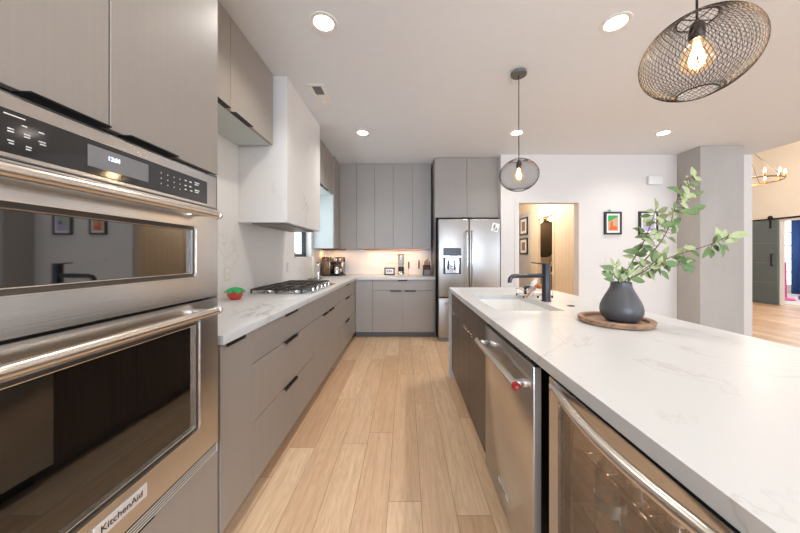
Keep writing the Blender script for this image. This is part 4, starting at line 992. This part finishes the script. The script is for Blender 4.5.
# grinder pair on small tray
r = thing('condiment_tray', 'small dark tray beyond the cooktop carrying two slim bottles', 'tray', (-1.26, 3.98, .9155))
MB().box(-1.34, -1.18, 3.90, 4.06, .9158, .924, .003).build('tray_body', M['darksteel'], r)
r = thing('paper_roll_bottle', 'tall slim ivory bottle on the dark tray beyond the cooktop', 'bottle', (-1.285, 3.98, .9245))
MB().lathe((-1.285, 3.98, .9245), [(.016, 0), (.018, .004), (.018, .25), (.012, .27), (.009, .29)], 20).build('bottle_body', M['paper'], r)
MB().lathe((-1.285, 3.98, 1.2145), [(.011, 0), (.011, .02), (.001, .021)], 16).build('stopper', M['paper'], r)
r = thing('pepper_mill', 'polished steel pepper mill on the dark tray beside the ivory bottle', 'pepper mill', (-1.215, 3.97, .9245))
MB().lathe((-1.215, 3.97, .9245), [(.025, 0), (.025, .004), (.022, .01), (.022, .16), (.025, .168), (.024, .20), (.02, .215)], 24).build('mill_body', M['chrome'], r)
MB().lathe((-1.215, 3.97, 1.1395), [(.022, 0), (.022, .012), (.001, .014)], 24).build('cap', M['darksteel'], r)
# espresso machine
ex0, ex1, ey, ez = -1.345, -1.04, 4.60, .9155
r = thing('coffee_machine', 'bronze steel coffee machine with silver jug in the back corner', 'coffee machine', (-1.2, 4.72, ez))
m = MB(); m.box(ex0, -1.215, ey, 4.90, ez+.012, 1.222, .008, 2).box(-1.215, ex1, ey+.16, 4.90, ez+.012, 1.222, .006, 2).box(-1.215, ex1, ey-.01, 4.90, 1.13, 1.222, .01, 2); m.build('body', M['toaster'], r)
m = MB(); m.box(ex0, ex1+.02, ey-.02, 4.90, ez, ez+.016, .004).box(-1.21, ex1-.005, ey-.01, ey+.15, ez+.016, ez+.03, .003); m.build('drip_tray', M['black'], r)
m = MB(); m.lathe((-1.13, ey+.07, ez+.031), [(.04, 0), (.046, .005), (.046, .075), (.036, .098), (.037, .11)], 24); m.tube([(-1.085, ey+.07, ez+.12), (-1.058, ey+.07, ez+.11), (-1.058, ey+.07, ez+.06), (-1.085, ey+.07, ez+.05)], .006, 10); m.build('jug', M['chrome'], r)
m = MB(); m.lathe((-1.13, ey+.07, 1.09), [(.03, 0), (.035, .012), (.035, .042)], 24).box(-1.205, -1.19, ey+.03, ey+.05, 1.02, 1.13, .003); m.build('brew_head', M['darksteel'], r)
m = MB(); m.lathe((-1.13, ey-.0095, 1.176), [(.026, 0), (.026, -.006), (.02, -.009), (.001, -.009)], 24, 'y'); m.build('dial', M['chrome'], r)
# framed sign
a, c = P(384.4, 268, 4.80), P(394.7, 275.6, 4.80)
r = thing('framed_sign', 'small dark framed picture standing on the back counter', 'picture frame', ((a.x+c.x)/2, 4.8, .9155))
z1 = .9158+.125; m = MB()
for q in ((a.x, c.x, .9158, .9158+.02), (a.x, c.x, z1-.02, z1), (a.x, a.x+.02, .9158, z1), (c.x-.02, c.x, .9158, z1)): m.box(q[0], q[1], 4.79, 4.81, q[2], q[3], .002)
m.box(a.x+.06, c.x-.06, 4.81, 4.84, .9158, .96); m.build('frame', M['frame'], r)
MB().box(a.x+.02, c.x-.02, 4.797, 4.806, .9358, z1-.02).build('mount', M['mat'], r, smooth=False)
m = MB(); xx = a.x+.04
for i in range(3): m.box(xx+i*.032, xx+i*.032+.02, 4.7955, 4.797, .965, .995+.008*(i % 2))
m.build('print', M['grey'], r, smooth=False)
# coffee jar / blender
x = (401-VX)*4.78/F
r = thing('coffee_grinder', 'glass jar grinder with copper lid on the back counter', 'grinder', (x, 4.78, .9155))
m = MB(); m.lathe((x, 4.78, .9158), [(.056, 0), (.058, .006), (.055, .05), (.046, .07)], 28); m.build('base', M['chrome'], r)
m = MB(); m.lathe((x, 4.78, .987), [(.047, 0), (.05, .02), (.05, .06), (.045, .07)], 28); m.build('hopper_band', M['darksteel'], r)
m = MB(); m.lathe((x, 4.78, 1.058), [(.044, 0), (.052, .04), (.055, .19)], 28, caps=False); m.build('glass_jar', M['plasticclear'], r)
m = MB(); m.lathe((x, 4.78, 1.249), [(.057, 0), (.058, .004), (.058, .014), (.02, .017), (.001, .018)], 28); m.build('lid', M['copper'], r)
# frother, knife, knife block
x = (408.8-VX)*4.79/F
r = thing('milk_frother', 'slim silver milk frother standing beside the copper-lidded jar', 'frother', (x, 4.79, .9155))
MB().lathe((x-.004, 4.79, .9158), [(.028, 0), (.028, .006), (.004, .008), (.003, .12)], 20).build('stand', M['chrome'], r)
MB().lathe((x, 4.775, 1.02), [(.006, 0), (.012, .02), (.013, .10), (.009, .12), (.001, .121)], 18).build('grip', M['darksteel'], r)
MB().tube([(x-.004, 4.79, 1.03), (x, 4.775, 1.03)], .004, 8).build('hook', M['chrome'], r)
x = (419-VX)*4.86/F
r = thing('honing_steel', 'upright knife with dark handle on a slim stand left of the knife block', 'knife', (x, 4.86, .9155))
MB().lathe((x, 4.86, .9158), [(.02, 0), (.02, .005), (.003, .007), (.003, .10)], 16).build('stand', M['paper'], r)
MB().lathe((x, 4.86, 1.015), [(.006, 0), (.011, .02), (.012, .09), (.009, .145), (.001, .15)], 16).build('grip', M['knifeblock'], r)
kx0, kx1 = (422.6-VX)*4.78/F, (430.6-VX)*4.78/F
r = thing('knife_block', 'dark slanted knife block with steel front next to the fridge', 'knife block', ((kx0+kx1)/2, 4.78, .9155))
m = MB(); zz = .9158
m.add([(kx0, 4.70, zz), (kx1, 4.70, zz), (kx1, 4.84, zz), (kx0, 4.84, zz), (kx0+.01, 4.70, zz+.11), (kx1-.004, 4.70, zz+.11), (kx1-.004, 4.82, zz+.17), (kx0+.01, 4.82, zz+.17)],
      [(0, 3, 2, 1), (4, 5, 6, 7), (0, 1, 5, 4), (1, 2, 6, 5), (2, 3, 7, 6), (3, 0, 4, 7)]); m.build('block', M['knifeblock'], r, smooth=False)
MB().box(kx0+.02, kx1-.015, 4.696, 4.700, zz+.01, zz+.09, .001).build('front_plate', M['grey'], r)
for i in range(4):
    xx = kx0+.03+i*.025; yy = 4.74+.02*(i % 2); hh = .23+.022*(i % 3)
    MB().tube([(xx, yy, zz+.12), (xx+.003, yy-.02, zz+hh)], .008, 10).build('knife_handle', M['black'] if i % 2 else M['copper'], r)

# ------------------------------------------------------------------ right wall: pictures, chime box, switches
def picture(label_, px0, px1, py0, py1, nm, art):
    a, c = P(px0, py0, PW), P(px1, py1, PW)
    r = thing('framed_picture', label_, 'picture', ((a.x+c.x)/2, PW-.002, (a.z+c.z)/2), 'framed prints on the white wall')
    y0, y1 = PW-.034, PW-.001; t = .026; m = MB()
    for q in ((a.x, c.x, c.z, c.z+t), (a.x, c.x, a.z-t, a.z), (a.x, a.x+t, c.z+t, a.z-t), (c.x-t, c.x, c.z+t, a.z-t)): m.box(q[0], q[1], y0, y1, q[2], q[3], .002)
    m.build('frame', M['frame'], r)
    MB().box(a.x+t, c.x-t, y0+.012, y1-.004, c.z+t, a.z-t).build('mount', M['mat'], r, smooth=False)
    x0, x1, z0, z1 = a.x+t+.024, c.x-t-.024, c.z+t+.028, a.z-t-.028; w_, h_ = x1-x0, z1-z0
    for i, (mn, poly) in enumerate(art):
        yy = y0+.0118-.0003*i; m = MB(); n = len(poly)
        vs = [(x0+u*w_, yy, z0+v*h_) for u, v in poly]+[(x0+u*w_, yy+.001, z0+v*h_) for u, v in poly]
        m.add(vs, [list(range(n)), list(range(n, 2*n))[::-1]]+[(k, (k+1) % n, n+(k+1) % n, n+k) for k in range(n)]); m.build('print', M[mn], r, smooth=False)
    return r
picture('black framed print in bright green and orange on the white wall', 603.6, 620.4, 212, 234.6, 'a',
        [('tan', [(0, 0), (1, 0), (1, 1), (0, 1)]), ('green', [(0, 1), (0, .62), (.3, .66), (.7, .82), (1, .93), (1, 1)]), ('orange', [(.15, .05), (.9, .05), (.9, .28), (.75, .3), (.5, .35), (.45, .62), (.25, .62), (.2, .3)])])
picture('black framed print in lilac and pale green behind the plant leaves', 638, 656.6, 211.6, 234.8, 'b',
        [('lilac', [(0, 0), (1, 0), (1, 1), (0, 1)]), ('sage', [(0, 1), (0, .3), (.4, .35), (.8, .8), (.9, 1)]), ('teal', [(.5, .4), (.8, .45), (.7, .7), (.6, .62)])])
q = P(609, 211, PW)
m = MB(); leaf(m, (q.x-.02, PW-.02, q.z-.012), (.5, 0, 1), (0, -1, .2), .045, .02); leaf(m, (q.x+.01, PW-.02, q.z-.012), (-.3, 0, 1), (0, -1, .2), .03, .02)
tag(m.build('paper_leaf', M['green'], loc=(q.x, PW-.02, q.z)), 'tiny green leaf sticking up from the top of the orange print frame', 'ornament')
a, c = P(646.5, 176.5, PW), P(660.5, 185, PW)
r = thing('door_chime', 'white rectangular chime box high on the wall beside the column', 'door chime', ((a.x+c.x)/2, PW-.001, (a.z+c.z)/2))
MB().box(a.x, c.x, PW-.045, PW-.001, c.z, a.z, .012, 3).build('cover', M['white'], r)
a, c = P(605, 257, PW), P(621, 263.5, PW)
r = thing('light_switch', 'white wall switch plate below the green and orange print', 'light switch', ((a.x+c.x)/2, PW-.001, (a.z+c.z)/2))
MB().box(a.x, c.x, PW-.007, PW-.001, c.z, a.z, .002).build('cover_plate', M['wall'], r)
for i in range(3):
    xx = a.x+.025+i*.075; MB().box(xx, xx+.04, PW-.010, PW-.007, c.z+.015, a.z-.015, .002).build('rocker', M['terra'], r)

# ------------------------------------------------------------------ hall: pictures, powder room
def hallpic(y0, y1, z0, z1, lb):
    r = thing('hall_picture', lb, 'picture', (HX, (y0+y1)/2, (z0+z1)/2), 'framed photos along the hall')
    x0, x1 = HX-.026, HX+.004; t = .035; m = MB()
    for q in ((y0, y1, z0, z0+t), (y0, y1, z1-t, z1), (y0, y0+t, z0, z1), (y1-t, y1, z0, z1)): m.box(x0, x1, q[0], q[1], q[2], q[3], .002)
    m.build('frame', M['frame'], r)
    MB().box(x0+.01, x1-.003, y0+t, y1-t, z0+t, z1-t).build('mount', M['mat'], r, smooth=False)
    MB().box(x0+.008, x0+.01, y0+.13, y1-.13, z0+.1, z1-.1).build('print', M['photo'], r, smooth=False)
hallpic(7.06, 7.52, 1.765, 2.20, 'upper of the two black framed photos in the hall')
hallpic(7.06, 7.52, 1.275, 1.68, 'lower of the two black framed photos in the hall')
r = thing('wall_panel', 'dark woven pill-shaped hanging panel seen through the powder room door', 'wall hanging', (3.62, 7.29, 1.2))
m = MB(); pw_, z0, z1 = .22, 1.22, 2.0; cxp = 3.50; pts = []
for i in range(25): t = PI+PI*i/24; pts.append((cxp+pw_*math.cos(t), z0+.12+.13*math.sin(t)))
for i in range(25): t = PI*i/24; pts.append((cxp+pw_*math.cos(t), z1-.02+.13*math.sin(t)))
n = len(pts); m.add([(x_, 7.265, z_) for x_, z_ in pts]+[(x_, 7.298, z_) for x_, z_ in pts], [list(range(n)), list(range(n, 2*n))[::-1]]+[(k, (k+1) % n, n+(k+1) % n, n+k) for k in range(n)])
m.build('panel', M['mirror'], r, smooth=False)
m = MB(); m.tube([(x_, 7.262, z_) for x_, z_ in pts], .012, 8, closed=True); m.build('rim', M['black'], r)
for x_, y_, z_, lb in ((3.52, 7.00, 2.135, 'brighter lit globe sconce over the powder room panel'), (3.28, 7.00, 2.09, 'second lit globe sconce partly hidden by the powder room door frame')):
    r = thing('globe_sconce', lb, 'wall light', (x_, 7.29, z_), 'powder room globe lights')
    MB().sphere((x_, y_, z_), .05, 20).build('globe', M['sconce'], r)
    m = MB(); m.tube([(x_, y_+.045, z_), (x_, 7.285, z_)], .009, 8); m.lathe((x_, 7.299, z_), [(.04, 0), (.04, -.012), (.02, -.016)], 20, 'y'); m.build('bracket', M['brass'], r)
lamp(3.45, 6.9, 2.1, 14, (255, 206, 150), .06)
lamp(2.3, 6.0, 2.45, 62, (255, 244, 232), .15)  # fill light added to brighten the hall, no fixture here
r = thing('vanity', 'wooden vanity with dark basin in the powder room', 'vanity', (3.6, 7.0, 0))
MB().box(3.15, 4.1, 6.78, 7.29, .2, .80, .004).build('body', M['vanity'], r)
MB().box(3.12, 4.13, 6.75, 7.295, .80, .84, .003).build('worktop', M['white'], r)
m = MB(); m.lathe((3.62, 7.0, .8402), [(.10, 0), (.19, .04), (.2, .13), (.19, .13), (.17, .05), (.05, .01), (.001, .01)], 28); m.build('basin', M['black'], r)
m = MB(); m.tube([(3.62, 7.22, .84), (3.62, 7.22, 1.10), (3.62, 7.18, 1.13), (3.62, 7.06, 1.12)], .012, 10); m.build('tap', M['black'], r)

# ------------------------------------------------------------------ great room: barn door, chandelier, playroom things
r = thing('barn_door', 'slate grey sliding barn door hanging from a black rail', 'door', (GX-.05, 7.62, .02))
bx = GX-.06
MB().box(bx, bx+.04, 7.16, 8.12, .02, 2.13, .003).build('door_panel', M['barn'], r)
m = MB()
for z in (.55, 1.05, 1.55): m.box(bx-.0015, bx, 7.17, 8.11, z, z+.008)
m.build('board_joint', M['grey'], r, smooth=False)
for y in (7.30, 7.98):
    m = MB(); m.box(bx-.008, bx, y-.025, y+.025, 1.93, 2.24, .002); m.lathe((bx-.012, y, 2.205), [(.05, -.004), (.05, .012)], 20, 'x'); m.build('hanger', M['matteb'], r)
m = MB(); m.tube([(bx, 7.25, .98), (bx-.05, 7.25, .98), (bx-.05, 7.25, 1.28), (bx, 7.25, 1.28)], .014, 8); m.build('handle', M['matteb'], r)
r = thing('door_rail', 'black steel rail above the sliding barn door', 'rail', (GX-.03, 6.9, 2.16))
MB().box(GX-.05, GX-.04, 5.1, 8.2, 2.145, 2.185, .002).build('track', M['matteb'], r)
m = MB()
for i in range(6): m.lathe((GX-.04, 5.3+i*.55, 2.165), [(.012, 0), (.012, .04)], 10, 'x')
m.build('spacer', M['matteb'], r)
ccx, ccy, ccz, cr = 7.1, 6.0, 2.77, .5
r = thing('chandelier', 'round brass ring chandelier with lit candle bulbs in the great room', 'chandelier', (ccx, ccy, ccz))
m = MB(); m.tube([(ccx+cr*math.cos(2*PI*k/48), ccy+cr*math.sin(2*PI*k/48), ccz) for k in range(48)], .013, 8, closed=True); m.build('ring', M['brass'], r)
m = MB()
for k in range(4): a = 2*PI*k/4+.3; m.tube([(ccx+cr*math.cos(a), ccy+cr*math.sin(a), ccz), (ccx, ccy, ccz+.75)], .004, 6)
m.tube([(ccx, ccy, ccz+.75), (ccx, ccy, GH)], .008, 6); m.build('suspension_rod', M['darksteel'], r)
for k in range(12):
    a = 2*PI*k/12+.15; x_, y_ = ccx+cr*math.cos(a), ccy+cr*math.sin(a)
    cnd = MB().lathe((x_, y_, ccz+.01), [(.02, 0), (.022, .01), (.012, .014), (.012, .07)], 14).build('candle_holder', M['brass'], r)
    MB().lathe((x_, y_, ccz+.08), [(.010, 0), (.017, .025), (.015, .05), (.003, .09)], 14).build('bulb', M['candle'], cnd)
lamp(ccx, ccy, ccz+.2, 60, (255, 240, 224), .2)
lamp(ccx, ccy, ccz-.2, 60, (255, 240, 224), .2)
# playroom
def curtain(name, lb, x, y0, y1, z0, z1):
    m = MB(); n = 60; vs = []
    for i in range(n+1):
        t = i/n; y = y0+(y1-y0)*t; dx_ = .035*math.sin(t*2*PI*6)
        vs += [(x+dx_, y, z0), (x+dx_*.7, y, z1)]
    m.add(vs, [(2*i, 2*i+2, 2*i+3, 2*i+1) for i in range(n)])
    o = m.build(name, M['blue'], loc=(x, (y0+y1)/2, z0), ang=80); tag(o, lb, 'curtain')
    md_ = o.modifiers.new('thickness', 'SOLIDIFY'); md_.thickness = .006
    return o
curtain('curtain', 'long blue curtain at the playroom window past the barn door', 12.45, 8.0, 9.27, .02, 2.6)
r = thing('toy_stand', 'pink plastic toy stand on the playroom carpet beside the barn door edge', 'toy', (10.5, 8.0, .012))
gx_ = 11.3
def Q(px, Y): return (px-VX)*Y/F
xs_ = 10.52; m = MB()
for dx_ in (-.07, .07): m.tube([(xs_+dx_, 8.0, .03), (xs_+dx_*.7, 8.0, 1.05)], .022, 10)
for z in (.35, .7, 1.04): m.tube([(xs_-.08, 8.0, z), (xs_+.08, 8.0, z)], .018, 8)
m.build('frame', M['pink'], r)
m = MB(); m.lathe((xs_, 8.0, .0125), [(.2, 0), (.22, .02), (.18, .06), (.05, .07)], 24); m.build('base', M['pink'], r)
m = MB(); m.sphere((xs_+.26, 7.8, .095), .08, 16); m.build('toy_ball', M['purple'], r)
lamp(11.0, 7.8, 2.3, 60, (250, 248, 255), .3)  # fill light for the playroom, no fixture here
